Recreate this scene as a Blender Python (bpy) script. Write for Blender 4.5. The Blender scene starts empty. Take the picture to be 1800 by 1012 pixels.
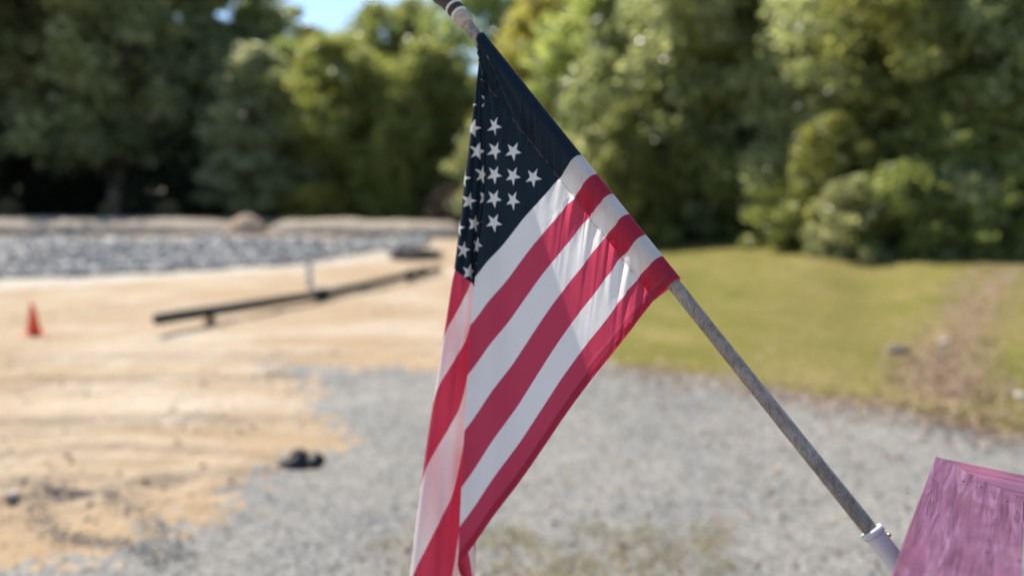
import bpy, bmesh, math, random
import numpy as np
from mathutils import Vector, Matrix

S = bpy.context.scene
COL = S.collection
R = math.radians
random.seed(7)

# ------------------------------------------------------------------ camera
FP, CAMH, HOR = 1300.0, 2.3, 350.0            # focal length in photo pixels, eye height, horizon row
PITCH = math.atan((506 - HOR) / FP)
cam_d = bpy.data.cameras.new('camera')
cam_d.sensor_width = 36.0
cam_d.lens = 36.0 * FP / 1800.0
cam_d.clip_start, cam_d.clip_end = 0.05, 3000
cam = bpy.data.objects.new('camera', cam_d)
COL.objects.link(cam)
cam.location = (0, 0, CAMH)
cam.rotation_euler = (R(90) - PITCH, 0, 0)
S.camera = cam
cam_d.dof.use_dof = True
cam_d.dof.focus_distance = 1.52
cam_d.dof.aperture_fstop = cam_d.lens / 26.0   # ~26 mm wide opening
cam_d.dof.aperture_blades = 0

# ------------------------------------------------------------------ sky, sun, exposure
SUN_EL = R(49)
SUN_AZ = R(-38)                                # measured from +Y (straight ahead) towards +X; negative = to the left
to_sun = Vector((math.sin(SUN_AZ) * math.cos(SUN_EL), math.cos(SUN_AZ) * math.cos(SUN_EL), math.sin(SUN_EL)))
W = bpy.data.worlds.new('World')
S.world = W
W.use_nodes = True
nt = W.node_tree
sky = nt.nodes.new('ShaderNodeTexSky')
sky.sky_type = 'NISHITA'
sky.sun_disc = False
sky.sun_elevation = SUN_EL
sky.sun_rotation = SUN_AZ
sky.air_density = 1.0
sky.dust_density = 0.2
sky.ozone_density = 3.0
nt.links.new(sky.outputs[0], nt.nodes['Background'].inputs[0])
nt.nodes['Background'].inputs[1].default_value = 0.11
sd = bpy.data.lights.new('sun', 'SUN')
sd.energy = 5.0
sd.angle = R(0.53)
sd.color = (1.0, 0.93, 0.82)
sun = bpy.data.objects.new('sun', sd)
COL.objects.link(sun)
sun.rotation_euler = to_sun.to_track_quat('Z', 'Y').to_euler()
S.view_settings.view_transform = 'Standard'
S.view_settings.look = 'None'
S.view_settings.exposure = 0.90
S.view_settings.gamma = 1.0
S.view_settings.use_curve_mapping = False
S.render.engine = 'CYCLES'
S.cycles.use_denoising = True
S.cycles.max_bounces = 8
S.cycles.transparent_max_bounces = 8
S.cycles.sample_clamp_indirect = 6

# ------------------------------------------------------------------ helpers
FW = np.array([0, math.cos(PITCH), -math.sin(PITCH)])
UP = np.array([0, math.sin(PITCH), math.cos(PITCH)])
RT = np.array([1.0, 0, 0])
C0 = np.array([0, 0, CAMH])


def ray(x, y):
    return FW + RT * (x - 900) / FP + UP * (506 - y) / FP


def at(x, y, d):
    return C0 + ray(x, y) * d


def pl(x, y, z=0.0):
    r = ray(x, y)
    return C0 + r * ((z - CAMH) / r[2])


def tag(o, label=None, cat=None, group=None, kind=None):
    if label: o['label'] = label
    if cat: o['category'] = cat
    if group: o['group'] = group
    if kind: o['kind'] = kind
    return o


def link(name, me, mat=None, parent=None, smooth=False):
    o = bpy.data.objects.new(name, me)
    COL.objects.link(o)
    if mat is not None:
        me.materials.clear()
        me.materials.append(mat)
    if parent is not None:
        o.parent = parent
    if smooth:
        me.polygons.foreach_set('use_smooth', np.ones(len(me.polygons), dtype=bool))
    return o


def empty(name, loc=(0, 0, 0), rz=0.0):
    o = bpy.data.objects.new(name, None)
    o.empty_display_size = 0.1
    COL.objects.link(o)
    o.location = loc
    o.rotation_euler = (0, 0, rz)
    return o


def mesh_np(name, verts, faces):
    """verts (N,3), faces (M,k) of one constant size"""
    me = bpy.data.meshes.new(name)
    verts = np.ascontiguousarray(verts, dtype=np.float32)
    faces = np.ascontiguousarray(faces, dtype=np.int32)
    m, k = faces.shape
    me.vertices.add(len(verts))
    me.vertices.foreach_set('co', verts.ravel())
    me.loops.add(m * k)
    me.loops.foreach_set('vertex_index', faces.ravel())
    me.polygons.add(m)
    me.polygons.foreach_set('loop_start', np.arange(0, m * k, k, dtype=np.int32))
    me.polygons.foreach_set('loop_total', np.full(m, k, dtype=np.int32))
    me.update(calc_edges=True)
    return me


def grid_faces(nr, nc):
    i = np.arange(nr - 1)[:, None] * nc + np.arange(nc - 1)[None, :]
    return np.stack([i, i + 1, i + nc + 1, i + nc], -1).reshape(-1, 4)


def tube_np(pts, rad, n=10, cap=True):
    pts = [np.array(p, float) for p in pts]
    V, Fc = [], []
    prev = None
    for k, p in enumerate(pts):
        t = pts[min(k + 1, len(pts) - 1)] - pts[max(k - 1, 0)]
        t = t / (np.linalg.norm(t) + 1e-9)
        a = prev if prev is not None else np.array([1.0, 0.13, 0.07])
        a = a - t * (a @ t)
        if np.linalg.norm(a) < 1e-3:
            a = np.array([0.1, 1.0, 0.2]); a = a - t * (a @ t)
        a /= np.linalg.norm(a)
        prev = a
        b = np.cross(t, a)
        r = rad[k] if hasattr(rad, '__len__') else rad
        for j in range(n):
            q = 2 * math.pi * j / n
            V.append(p + r * (a * math.cos(q) + b * math.sin(q)))
    for k in range(len(pts) - 1):
        for j in range(n):
            j2 = (j + 1) % n
            Fc.append((k * n + j, k * n + j2, (k + 1) * n + j2, (k + 1) * n + j))
    if cap:
        Fc.append(tuple(range(n))[::-1])
        Fc.append(tuple(range((len(pts) - 1) * n, len(pts) * n)))
    return V, Fc


class MB:
    def __init__(s):
        s.v, s.f = [], []

    def add(s, V, Fc):
        o = len(s.v)
        s.v += [tuple(map(float, p)) for p in V]
        s.f += [tuple(i + o for i in f) for f in Fc]
        return s

    def tube(s, pts, rad, n=10, cap=True):
        return s.add(*tube_np(pts, rad, n, cap))

    def build(s, name, mat=None, parent=None, smooth=False):
        me = bpy.data.meshes.new(name)
        me.from_pydata(s.v, [], s.f)
        me.update()
        return link(name, me, mat, parent, smooth)


def prism(outline, z0, z1, bevel=0.0, seg=2):
    bm = bmesh.new()
    lo = [bm.verts.new((p[0], p[1], z0)) for p in outline]
    hi = [bm.verts.new((p[0], p[1], z1)) for p in outline]
    n = len(outline)
    bm.faces.new(lo[::-1]); bm.faces.new(hi)
    for i in range(n):
        bm.faces.new((lo[i], lo[(i + 1) % n], hi[(i + 1) % n], hi[i]))
    bmesh.ops.recalc_face_normals(bm, faces=bm.faces)
    if bevel:
        bmesh.ops.bevel(bm, geom=list(bm.edges), offset=bevel, segments=seg, affect='EDGES', profile=0.6)
    return bm


def bm_obj(name, bm, mat, parent=None, smooth=False):
    me = bpy.data.meshes.new(name)
    bm.to_mesh(me); bm.free()
    return link(name, me, mat, parent, smooth)


def vnoise(x, y, seed=0, octaves=3, lac=2.1, gain=0.5):
    """value noise, vectorised"""
    x = np.asarray(x, float); y = np.asarray(y, float)
    out = np.zeros(np.broadcast(x, y).shape)
    amp, tot = 1.0, 0.0
    for o in range(octaves):
        xi, yi = np.floor(x), np.floor(y)
        xf, yf = x - xi, y - yi
        u, v = xf * xf * (3 - 2 * xf), yf * yf * (3 - 2 * yf)

        def hsh(a, b):
            h = np.sin(a * 127.1 + b * 311.7 + seed * 74.7 + o * 19.19) * 43758.5453
            return h - np.floor(h)
        n = (hsh(xi, yi) * (1 - u) + hsh(xi + 1, yi) * u) * (1 - v) + (hsh(xi, yi + 1) * (1 - u) + hsh(xi + 1, yi + 1) * u) * v
        out = out + amp * (n * 2 - 1)
        tot += amp
        amp *= gain
        x, y = x * lac + 3.7, y * lac + 1.3
    return out / tot


def sstep(a, b, x):
    t = np.clip((np.asarray(x, float) - a) / (b - a), 0, 1)
    return t * t * (3 - 2 * t)


def in_poly(x, y, poly):
    x = np.asarray(x); y = np.asarray(y)
    c = np.zeros(x.shape, bool)
    n = len(poly)
    for i in range(n):
        x1, y1 = poly[i][:2]
        x2, y2 = poly[(i + 1) % n][:2]
        cond = ((y1 > y) != (y2 > y)) & (x < (x2 - x1) * (y - y1) / (y2 - y1 + 1e-12) + x1)
        c ^= cond
    return c


# ------------------------------------------------------------------ material helpers
class NT:
    def __init__(s, name):
        s.m = bpy.data.materials.new(name)
        s.m.use_nodes = True
        s.t = s.m.node_tree
        s.t.nodes.clear()
        s.out = s.t.nodes.new('ShaderNodeOutputMaterial')

    def n(s, typ, **kw):
        nd = s.t.nodes.new(typ)
        for k, v in kw.items():
            if k in nd.inputs.keys() if isinstance(k, str) else False:
                nd.inputs[k].default_value = v
            else:
                setattr(nd, k, v)
        return nd

    def l(s, a, b):
        s.t.links.new(a, b)

    def val(s, sock, v):
        if hasattr(v, 'links') or hasattr(v, 'is_output'):
            s.l(v, sock)
        else:
            sock.default_value = v

    def coord(s, which='Object', scale=(1, 1, 1), rot=(0, 0, 0)):
        tc = s.n('ShaderNodeTexCoord')
        mp = s.n('ShaderNodeMapping')
        mp.inputs['Scale'].default_value = scale
        mp.inputs['Rotation'].default_value = rot
        s.l(tc.outputs[which], mp.inputs['Vector'])
        return mp.outputs[0]

    def noise(s, vec, scale, detail=4, rough=0.55, dist=0.0):
        nd = s.n('ShaderNodeTexNoise')
        nd.inputs['Scale'].default_value = scale
        nd.inputs['Detail'].default_value = detail
        nd.inputs['Roughness'].default_value = rough
        nd.inputs['Distortion'].default_value = dist
        s.l(vec, nd.inputs['Vector'])
        return nd.outputs['Fac']

    def vor(s, vec, scale, out='Distance', feature='F1'):
        nd = s.n('ShaderNodeTexVoronoi')
        nd.feature = feature
        nd.inputs['Scale'].default_value = scale
        s.l(vec, nd.inputs['Vector'])
        return nd.outputs[out]

    def ramp(s, fac, stops, interp='LINEAR'):
        nd = s.n('ShaderNodeValToRGB')
        cr = nd.color_ramp
        cr.interpolation = interp
        while len(cr.elements) < len(stops):
            cr.elements.new(0.5)
        for e, (p, c) in zip(cr.elements, stops):
            e.position = p
            e.color = (c[0], c[1], c[2], 1) if hasattr(c, '__len__') else (c, c, c, 1)
        s.l(fac, nd.inputs[0])
        return nd.outputs[0]

    def mix(s, fac, a, b, mode='MIX'):
        nd = s.n('ShaderNodeMix')
        nd.data_type = 'RGBA'
        nd.blend_type = mode
        s.val(nd.inputs[0], fac)
        for sock, v in ((nd.inputs[6], a), (nd.inputs[7], b)):
            if isinstance(v, tuple):
                sock.default_value = (v[0], v[1], v[2], 1)
            else:
                s.l(v, sock)
        return nd.outputs[2]

    def math(s, op, a, b=0.0):
        nd = s.n('ShaderNodeMath')
        nd.operation = op
        s.val(nd.inputs[0], a); s.val(nd.inputs[1], b)
        return nd.outputs[0]

    def bump(s, h, strength=0.3, dist=0.01, nrm=None):
        nd = s.n('ShaderNodeBump')
        nd.inputs['Strength'].default_value = strength
        nd.inputs['Distance'].default_value = dist
        s.l(h, nd.inputs['Height'])
        if nrm is not None:
            s.l(nrm, nd.inputs['Normal'])
        return nd.outputs[0]

    def pbr(s, col, rough=0.8, nrm=None, spec=0.3, metal=0.0):
        b = s.n('ShaderNodeBsdfPrincipled')
        if isinstance(col, tuple):
            b.inputs['Base Color'].default_value = (*col, 1)
        else:
            s.l(col, b.inputs['Base Color'])
        s.val(b.inputs['Roughness'], rough)
        b.inputs['Specular IOR Level'].default_value = spec
        b.inputs['Metallic'].default_value = metal
        if nrm is not None:
            s.l(nrm, b.inputs['Normal'])
        s.l(b.outputs[0], s.out.inputs[0])
        return s.m


def plain(name, col, rough=0.7, var=0.25, scale=30.0, spec=0.3, bump=0.2, bdist=0.002, metal=0.0):
    t = NT(name)
    v = t.coord('Object')
    nz = t.noise(v, scale, 5)
    c = t.mix(nz, tuple(x * (1 - var) for x in col), tuple(min(1, x * (1 + var)) for x in col))
    return t.pbr(c, rough, t.bump(nz, bump, bdist), spec, metal)


# ---- ground materials
def sand_material():
    t = NT('sand')
    v = t.coord('Object')
    vs = t.coord('Object', scale=(0.22, 1.5, 1))
    big = t.noise(v, 0.30, 5, 0.6)
    mid = t.noise(vs, 1.1, 5, 0.6, 0.4)
    fine = t.noise(v, 9, 5, 0.7)
    c = t.ramp(big, [(0.32, (0.32, 0.225, 0.132)), (0.47, (0.375, 0.29, 0.20)), (0.64, (0.46, 0.39, 0.305))])
    c = t.mix(t.ramp(mid, [(0.36, 0.85), (0.56, 0.0)]), c, (0.33, 0.235, 0.14))
    c = t.mix(t.ramp(fine, [(0.30, 0.65), (0.47, 0.0)]), c, (0.24, 0.175, 0.115))
    pat = t.noise(v, 1.7, 6, 0.68, 0.6)
    c = t.mix(t.ramp(pat, [(0.60, 0.0), (0.72, 0.55)]), c, (0.25, 0.205, 0.165))
    h = t.math('ADD', t.math('MULTIPLY', t.noise(v, 3.2, 6, 0.65), 1.0), t.math('MULTIPLY', fine, 0.35))
    return t.pbr(c, 0.95, t.bump(h, 0.7, 0.12), 0.1)


def gravel_material():
    t = NT('gravel')
    v = t.coord('Object')
    big = t.noise(v, 0.45, 5, 0.6)
    f1 = t.vor(v, 26, 'Color')
    d1 = t.vor(v, 26, 'Distance')
    lum = t.n('ShaderNodeRGBToBW'); t.l(f1, lum.inputs[0])
    c = t.ramp(lum.outputs[0], [(0.15, (0.119, 0.119, 0.116)), (0.5, (0.178, 0.176, 0.167)), (0.85, (0.238, 0.230, 0.213))])
    c = t.mix(t.ramp(big, [(0.38, 0.0), (0.62, 0.6)]), c, (0.255, 0.24, 0.21))
    pat = t.noise(v, 0.9, 5, 0.6, 0.5)
    c = t.mix(t.ramp(pat, [(0.62, 0.0), (0.76, 0.55)]), c, (0.33, 0.26, 0.17))
    dirt = t.noise(v, 1.4, 5, 0.7, 0.3)
    c = t.mix(t.ramp(dirt, [(0.28, 0.5), (0.42, 0.0)]), c, (0.12, 0.115, 0.105))
    h = t.math('SUBTRACT', 1.0, d1)
    return t.pbr(c, 0.9, t.bump(h, 0.6, 0.012), 0.2)


def lawn_material():
    t = NT('lawn_soil')
    v = t.coord('Object')
    big = t.noise(v, 0.35, 5, 0.6, 0.4)
    fine = t.noise(v, 14, 5, 0.7)
    c = t.ramp(big, [(0.32, (0.135, 0.139, 0.024)), (0.5, (0.200, 0.179, 0.048)), (0.68, (0.263, 0.207, 0.087))])
    c = t.mix(t.ramp(fine, [(0.35, 0.6), (0.6, 0.0)]), c, (0.15, 0.13, 0.045))
    return t.pbr(c, 0.95, t.bump(fine, 0.7, 0.05), 0.1)


def pale_gravel_material():
    t = NT('pale_gravel')
    v = t.coord('Object')
    f = t.noise(v, 2.2, 6, 0.7)
    c = t.ramp(f, [(0.3, (0.285, 0.247, 0.195)), (0.55, (0.420, 0.383, 0.323)), (0.75, (0.495, 0.458, 0.398))])
    return t.pbr(c, 0.95, t.bump(f, 0.6, 0.08), 0.1)


M = {}
M['sand'] = sand_material()
M['gravel'] = gravel_material()
M['lawn'] = lawn_material()
M['pale'] = pale_gravel_material()
M['soil'] = plain('bare_soil', (0.225, 0.165, 0.105), 0.95, 0.35, 3.0, 0.1, 0.7, 0.05)
M['floor'] = plain('forest_soil', (0.07, 0.055, 0.035), 0.95, 0.4, 1.5, 0.1, 0.6, 0.05)


def stone_material(name, a, b, c_):
    t = NT(name)
    g = t.n('ShaderNodeNewGeometry')
    c = t.ramp(g.outputs['Random Per Island'], [(0.0, a), (0.5, b), (1.0, c_)])
    v = t.coord('Object')
    nz = t.noise(v, 40, 4)
    c = t.mix(t.math('MULTIPLY', nz, 0.35), c, (0.12, 0.11, 0.10))
    return t.pbr(c, 0.85, t.bump(nz, 0.4, 0.004), 0.25)


M['stones'] = stone_material('stones', (0.103, 0.105, 0.105), (0.184, 0.181, 0.176), (0.270, 0.262, 0.246))
M['riprap'] = stone_material('riprap', (0.17, 0.18, 0.20), (0.33, 0.33, 0.325), (0.56, 0.53, 0.49))
M['sand_clod'] = stone_material('sand_clod', (0.202, 0.144, 0.094), (0.346, 0.259, 0.166), (0.446, 0.360, 0.252))


def leaf_material(name, a, b, c_, trans=0.55, gloss=0.34, scale=0.55):
    t = NT(name)
    g = t.n('ShaderNodeNewGeometry')
    v = t.coord('Object')
    nz = t.noise(v, scale, 4, 0.6)
    fac = t.math('ADD', t.math('MULTIPLY', g.outputs['Random Per Island'], 0.45), t.math('MULTIPLY', nz, 0.62))
    col = t.ramp(fac, [(0.28, a), (0.52, b), (0.80, c_)])
    oi = t.n('ShaderNodeObjectInfo')
    hs = t.n('ShaderNodeHueSaturation')
    t.l(col, hs.inputs['Color'])
    t.l(t.math('ADD', 0.488, t.math('MULTIPLY', oi.outputs['Random'], 0.024)), hs.inputs['Hue'])
    t.l(t.math('ADD', 0.85, t.math('MULTIPLY', oi.outputs['Random'], 0.3)), hs.inputs['Value'])
    hs.inputs['Saturation'].default_value = 0.86
    col = hs.outputs[0]
    b_ = t.n('ShaderNodeBsdfPrincipled')
    t.l(col, b_.inputs['Base Color'])
    b_.inputs['Roughness'].default_value = gloss
    b_.inputs['Specular IOR Level'].default_value = 0.45
    tr = t.n('ShaderNodeBsdfTranslucent')
    warm = t.mix(1.0, col, (1.95, 1.85, 1.25), 'MULTIPLY')
    t.l(warm, tr.inputs['Color'])
    mx = t.n('ShaderNodeMixShader')
    mx.inputs[0].default_value = trans
    t.l(b_.outputs[0], mx.inputs[1]); t.l(tr.outputs[0], mx.inputs[2])
    t.l(mx.outputs[0], t.out.inputs[0])
    return t.m


M['leaf_mid'] = leaf_material('leaf_mid', (0.094, 0.125, 0.031), (0.198, 0.244, 0.059), (0.330, 0.369, 0.103))
M['leaf_dark'] = leaf_material('leaf_dark', (0.043, 0.065, 0.043), (0.145, 0.189, 0.084), (0.435, 0.464, 0.217))
M['leaf_pale'] = leaf_material('leaf_pale', (0.13, 0.16, 0.085), (0.24, 0.275, 0.145), (0.38, 0.40, 0.24))
M['leaf_shade'] = leaf_material('leaf_shade', (0.023, 0.034, 0.026), (0.044, 0.058, 0.036), (0.091, 0.104, 0.052))  # understorey leaves, colour darkened to stand in for shade below the canopies
M['leaf_yellow'] = leaf_material('leaf_yellow', (0.160, 0.175, 0.029), (0.306, 0.306, 0.053), (0.451, 0.414, 0.087))
M['leaf_grey'] = leaf_material('leaf_grey', (0.133, 0.164, 0.078), (0.250, 0.288, 0.140), (0.421, 0.452, 0.250))
M['leaf_far'] = leaf_material('leaf_far', (0.029, 0.046, 0.026), (0.059, 0.081, 0.040), (0.099, 0.112, 0.046))
M['leaf_lime'] = leaf_material('leaf_lime', (0.10, 0.125, 0.025), (0.20, 0.225, 0.045), (0.32, 0.32, 0.08))
M['grass'] = leaf_material('grass', (0.135, 0.155, 0.026), (0.22, 0.218, 0.048), (0.32, 0.275, 0.105), 0.4, 0.6, 0.4)
M['dry_grass'] = leaf_material('dry_grass', (0.16, 0.13, 0.06), (0.28, 0.23, 0.11), (0.40, 0.33, 0.19), 0.35, 0.6, 0.8)
M['litter'] = leaf_material('litter', (0.12, 0.065, 0.035), (0.25, 0.155, 0.09), (0.38, 0.27, 0.18), 0.2, 0.6, 1.0)
M['bark'] = plain('bark', (0.14, 0.115, 0.095), 0.95, 0.5, 7, 0.1, 0.8, 0.03)
M['bark_pale'] = plain('bark_pale', (0.36, 0.34, 0.31), 0.9, 0.35, 6, 0.1, 0.6, 0.02)

# ------------------------------------------------------------------ terrain
def height(x, y):
    x = np.asarray(x, float); y = np.asarray(y, float)
    h = 1.05 * sstep(26, 56, y - 0.18 * (x + 8)) * sstep(4, -4, x)          # the cleared land climbs to the wood
    h = h + 0.55 * sstep(9, 24, y) * sstep(3.0, 12, x) * sstep(60, 30, y)     # lawn bank on the right
    h = h - 0.22 * np.exp(-((x - 0.45 * (y - 10) - 5.2) / 1.3) ** 2) * sstep(9, 14, y) * sstep(40, 20, y)
    bank = sstep(0, 7.0, (y - (21.4 + 0.55 * (x + 14.9)))) * sstep(-2.6, -9, x) # riprap bank
    h = h + 0.5 * bank * sstep(36, 30, y)
    near = sstep(60, 15, y)
    h = h + near * 0.045 * vnoise(x * 0.55, y * 0.55, 3) + near * 0.03 * vnoise(x * 2.1, y * 2.1, 5)
    # wheel ruts through the sand
    for k, (cx, cy, rr) in enumerate([(-3.6, 2.6, 3.25), (-3.6, 2.6, 3.95), (-2.0, 3.0, 2.9)]):
        d = np.hypot(x - cx, (y - cy) * 1.0) - rr + 0.12 * vnoise(x * 1.3, y * 1.3, 9 + k)
        w = sstep(-0.7, -2.4, x)
        h = h + w * (0.032 * np.exp(-((np.abs(d) - 0.19) / 0.085) ** 2) - 0.034 * np.exp(-(d / 0.13) ** 2))
    for yy, dd in ((7.55, 0.05), (9.4, 0.045), (10.9, 0.04)):
        d = y - yy - 0.035 * x - 0.12 * vnoise(x * 0.5, 0 * x, 21 + int(yy))
        w = sstep(-1.6, -3.2, x)
        h = h + w * (dd * np.exp(-((np.abs(d) - 0.24) / 0.12) ** 2) - dd * np.exp(-(d / 0.17) ** 2))
    return h


def hz(x, y):
    return float(height(np.array([x]), np.array([y]))[0])


def poly_px(pts):
    return [tuple(pl(*q)[:2]) for q in pts]


GRAVEL = [(-7.5, 0.5), (-4.6, 3.0)] + poly_px([(0, 1005), (120, 985), (230, 955), (330, 925), (430, 905), (435, 855), (430, 825), (520, 800), (620, 790),
          (600, 745), (540, 715), (560, 685), (470, 648), (450, 628), (540, 640), (600, 655), (700, 640), (790, 655), (900, 640), (1060, 635)]) + \
    poly_px([(1200, 655), (1300, 672), (1420, 690), (1560, 712), (1700, 735), (1850, 760)]) + [(9, 4.5), (9, 0.5)]
LAWN = poly_px([(1060, 640), (1200, 660), (1300, 677), (1420, 695), (1560, 717), (1700, 740), (1850, 765)]) + [(9, 4.6), (30, 4), (34, 45), (3.4, 45), (3.0, 27)] + poly_px([(985, 520), (985, 600)])
BARE = poly_px([(1775, 487), (1700, 518), (1650, 560), (1610, 610), (1585, 660), (1610, 705), (1690, 725), (1735, 700), (1715, 640), (1725, 585), (1765, 535), (1800, 495)])
PALE = [(-24.0, 17.0)] + poly_px([(0, 510), (300, 490), (540, 472), (700, 452), (790, 432), (540, 464), (300, 478), (0, 488)]) + [(-24, 19.6)]

ys = [0.3]
while ys[-1] < 70:
    ys.append(ys[-1] + min(max(0.06, 0.0105 * ys[-1]), 1.2))
while ys[-1] < 1500:
    ys.append(ys[-1] * 1.25)
ys = np.array([-400, -60, -12, -3] + ys)
xs = list(np.arange(-9.0, 9.0, 0.085))
a = 9.0
st = 0.1
while a < 1500:
    xs.append(a); xs.insert(0, -a); st *= 1.07; a += st
xs = np.array(sorted(set(xs)))
GX, GY = np.meshgrid(xs, ys)
GZ = height(GX, GY)
verts = np.stack([GX, GY, GZ], -1).reshape(-1, 3)
faces = grid_faces(len(ys), len(xs))
fc = verts[faces].mean(1)
jx = fc[:, 0] + 0.22 * vnoise(fc[:, 0] * 1.6, fc[:, 1] * 1.6, 31, 4) + 0.10 * vnoise(fc[:, 0] * 7, fc[:, 1] * 7, 33)
jy = fc[:, 1] + 0.30 * vnoise(fc[:, 0] * 1.6, fc[:, 1] * 1.6, 32, 4) + 0.14 * vnoise(fc[:, 0] * 7, fc[:, 1] * 7, 34)
_r = np.random.default_rng(99)
is_l = in_poly(jx + 0.10 * _r.normal(size=len(jx)), jy + 0.14 * _r.normal(size=len(jx)), LAWN)
is_g = in_poly(jx + 0.12 * _r.normal(size=len(jx)), jy + 0.20 * _r.normal(size=len(jx)), GRAVEL) & ~is_l
is_p = in_poly(jx, jy, PALE) & ~is_l & ~is_g
is_b = is_l & in_poly(jx + 0.25 * _r.normal(size=len(jx)), jy + 0.45 * _r.normal(size=len(jx)), BARE)
is_l &= ~is_b
is_f = (jy > 52 + 0.9 * vnoise(fc[:, 0] * 0.4, fc[:, 1] * 0.4, 35)) & ~(is_l | is_g | is_p | is_b)
is_f |= (jx > 2) & (jy > 44) & ~(is_l | is_g | is_p | is_b)
is_s = ~(is_l | is_g | is_p | is_b | is_f)


def sub_sheet(name, mask, mat, label, cat):
    f = faces[mask]
    u, inv = np.unique(f, return_inverse=True)
    me = mesh_np(name, verts[u], inv.reshape(-1, 4))
    return tag(link(name, me, mat, None, True), label, cat, kind='structure')


sub_sheet('sand_ground', is_s, M['sand'], 'pale tan sandy cleared ground with wheel ruts', 'sand')
sub_sheet('gravel_lot', is_g, M['gravel'], 'grey gravel parking area in the foreground', 'gravel')
sub_sheet('lawn', is_l, M['lawn'], 'mown yellowish green lawn between gravel and trees', 'lawn')
sub_sheet('bare_soil', is_b, M['soil'], 'reddish brown bare strip running up the lawn at right', 'bare soil')
sub_sheet('forest_floor', is_f, M['floor'], 'dark leaf covered soil under the trees', 'forest floor')
sub_sheet('gravel_strip', is_p, M['pale'], 'pale gravel strip along the foot of the stone bank', 'gravel strip')

# ------------------------------------------------------------------ scattered stones
OCT_V = np.array([(1, 0, 0), (-1, 0, 0), (0, 1, 0), (0, -1, 0), (0, 0, 1), (0, 0, -1)], float)
OCT_F = np.array([(0, 2, 4), (2, 1, 4), (1, 3, 4), (3, 0, 4), (2, 0, 5), (1, 2, 5), (3, 1, 5), (0, 3, 5)])


def stone_cloud(name, P, size, mat, seed, flat=0.65):
    rng = np.random.default_rng(seed)
    n = len(P)
    ax = rng.normal(size=(n, 3, 3))
    q, _ = np.linalg.qr(ax)
    sc = size[:, None] * np.stack([rng.uniform(0.7, 1.3, n), rng.uniform(0.6, 1.1, n), rng.uniform(0.45, 0.9, n)], -1)
    loc = OCT_V[None] * rng.uniform(0.75, 1.25, (n, 6, 1)) * sc[:, None, :]
    v = np.einsum('nij,nkj->nki', q, loc)
    v[:, :, 2] *= flat
    v += P[:, None, :]
    f = OCT_F[None] + (np.arange(n) * 6)[:, None, None]
    return link(name, mesh_np(name, v.reshape(-1, 3), f.reshape(-1, 3)), mat)


def scatter(n, x0, x1, y0, y1, seed, keep, ypow=1.0):
    rng = np.random.default_rng(seed)
    x = rng.uniform(x0, x1, n)
    y = y0 + (y1 - y0) * rng.uniform(0, 1, n) ** ypow
    k = keep(x, y)
    return x[k], y[k]


x, y = scatter(120000, -8, 8.5, 3.0, 13, 11, lambda x, y: in_poly(x + 0.3 * vnoise(x * 2, y * 2, 41) + 0.2 * np.random.default_rng(1).normal(size=len(x)), y + 0.35 * vnoise(x * 2, y * 2, 42) + 0.3 * np.random.default_rng(2).normal(size=len(x)), GRAVEL)
               & (vnoise(x * 1.1, y * 1.1, 43) > -0.45) & (np.abs(x) < 0.74 * y + 0.6), 1.7)
rng = np.random.default_rng(5)
sz = 0.005 + 0.010 * rng.random(len(x)) ** 2
tag(stone_cloud('gravel_stones', np.stack([x, y, height(x, y) + sz * 0.25], -1), sz, M['stones'], 12),
    'loose grey crushed stones covering the gravel lot', 'gravel', kind='stuff')
x, y = scatter(5200, -12, 0, 3.6, 16, 13, lambda x, y: ~in_poly(x, y, GRAVEL) & (vnoise(x * 0.9, y * 0.9, 44) > -0.05), 1.4)
sz = 0.010 + 0.030 * np.random.default_rng(6).random(len(x)) ** 3
tag(stone_cloud('sand_clods', np.stack([x, y, height(x, y) + sz * 0.2], -1), sz, M['sand_clod'], 14),
    'loose clods and crumbs of dry sand on the tan ground', 'sand clods', kind='stuff')
# grey stones dragged into the ruts at the left
rng = np.random.default_rng(15)
tt = rng.random(1700)
pa = np.array(poly_px([(-40, 860), (60, 850), (110, 870), (170, 860), (250, 905), (290, 950), (330, 985)]))
pb = np.array(poly_px([(60, 880), (80, 925), (130, 945), (220, 955), (300, 990)]))
def along(pth, t):
    q = t * (len(pth) - 1)
    i = np.clip(q.astype(int), 0, len(pth) - 2)
    return pth[i] + (pth[i + 1] - pth[i]) * (q - i)[:, None]
c2 = np.where((rng.random(1700) < 0.6)[:, None], along(pa, tt), along(pb, tt)) + rng.normal(size=(1700, 2)) * 0.055
sz = 0.005 + 0.010 * rng.random(1700)
tag(stone_cloud('rut_stones', np.stack([c2[:, 0], c2[:, 1], height(c2[:, 0], c2[:, 1]) + sz * 0.3], -1), sz, M['stones'], 16),
    'grey stones pressed into the curved wheel ruts in the sand', 'gravel', kind='stuff')
# riprap bank
RIP = [(-30.0, 17.6)] + poly_px([(0, 490), (180, 484), (300, 478), (420, 471), (540, 463), (660, 450), (752, 438)]) + [(-4.6, 39.0), (-8.0, 33.5), (-14, 30.5), (-22, 29.5), (-34, 28)]
x, y = scatter(34000, -25, -3, 17, 40, 17, lambda x, y: in_poly(x + 0.5 * vnoise(x, y, 51), y + 0.5 * vnoise(x, y, 52), RIP))
sz = 0.05 + 0.20 * np.random.default_rng(7).random(len(x)) ** 3.5
tag(stone_cloud('riprap', np.stack([x, y, height(x, y) + sz * 0.35], -1), sz, M['riprap'], 18, 0.8),
    'broad bank of grey broken stone at the far left of the sand', 'riprap', kind='stuff')

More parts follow.
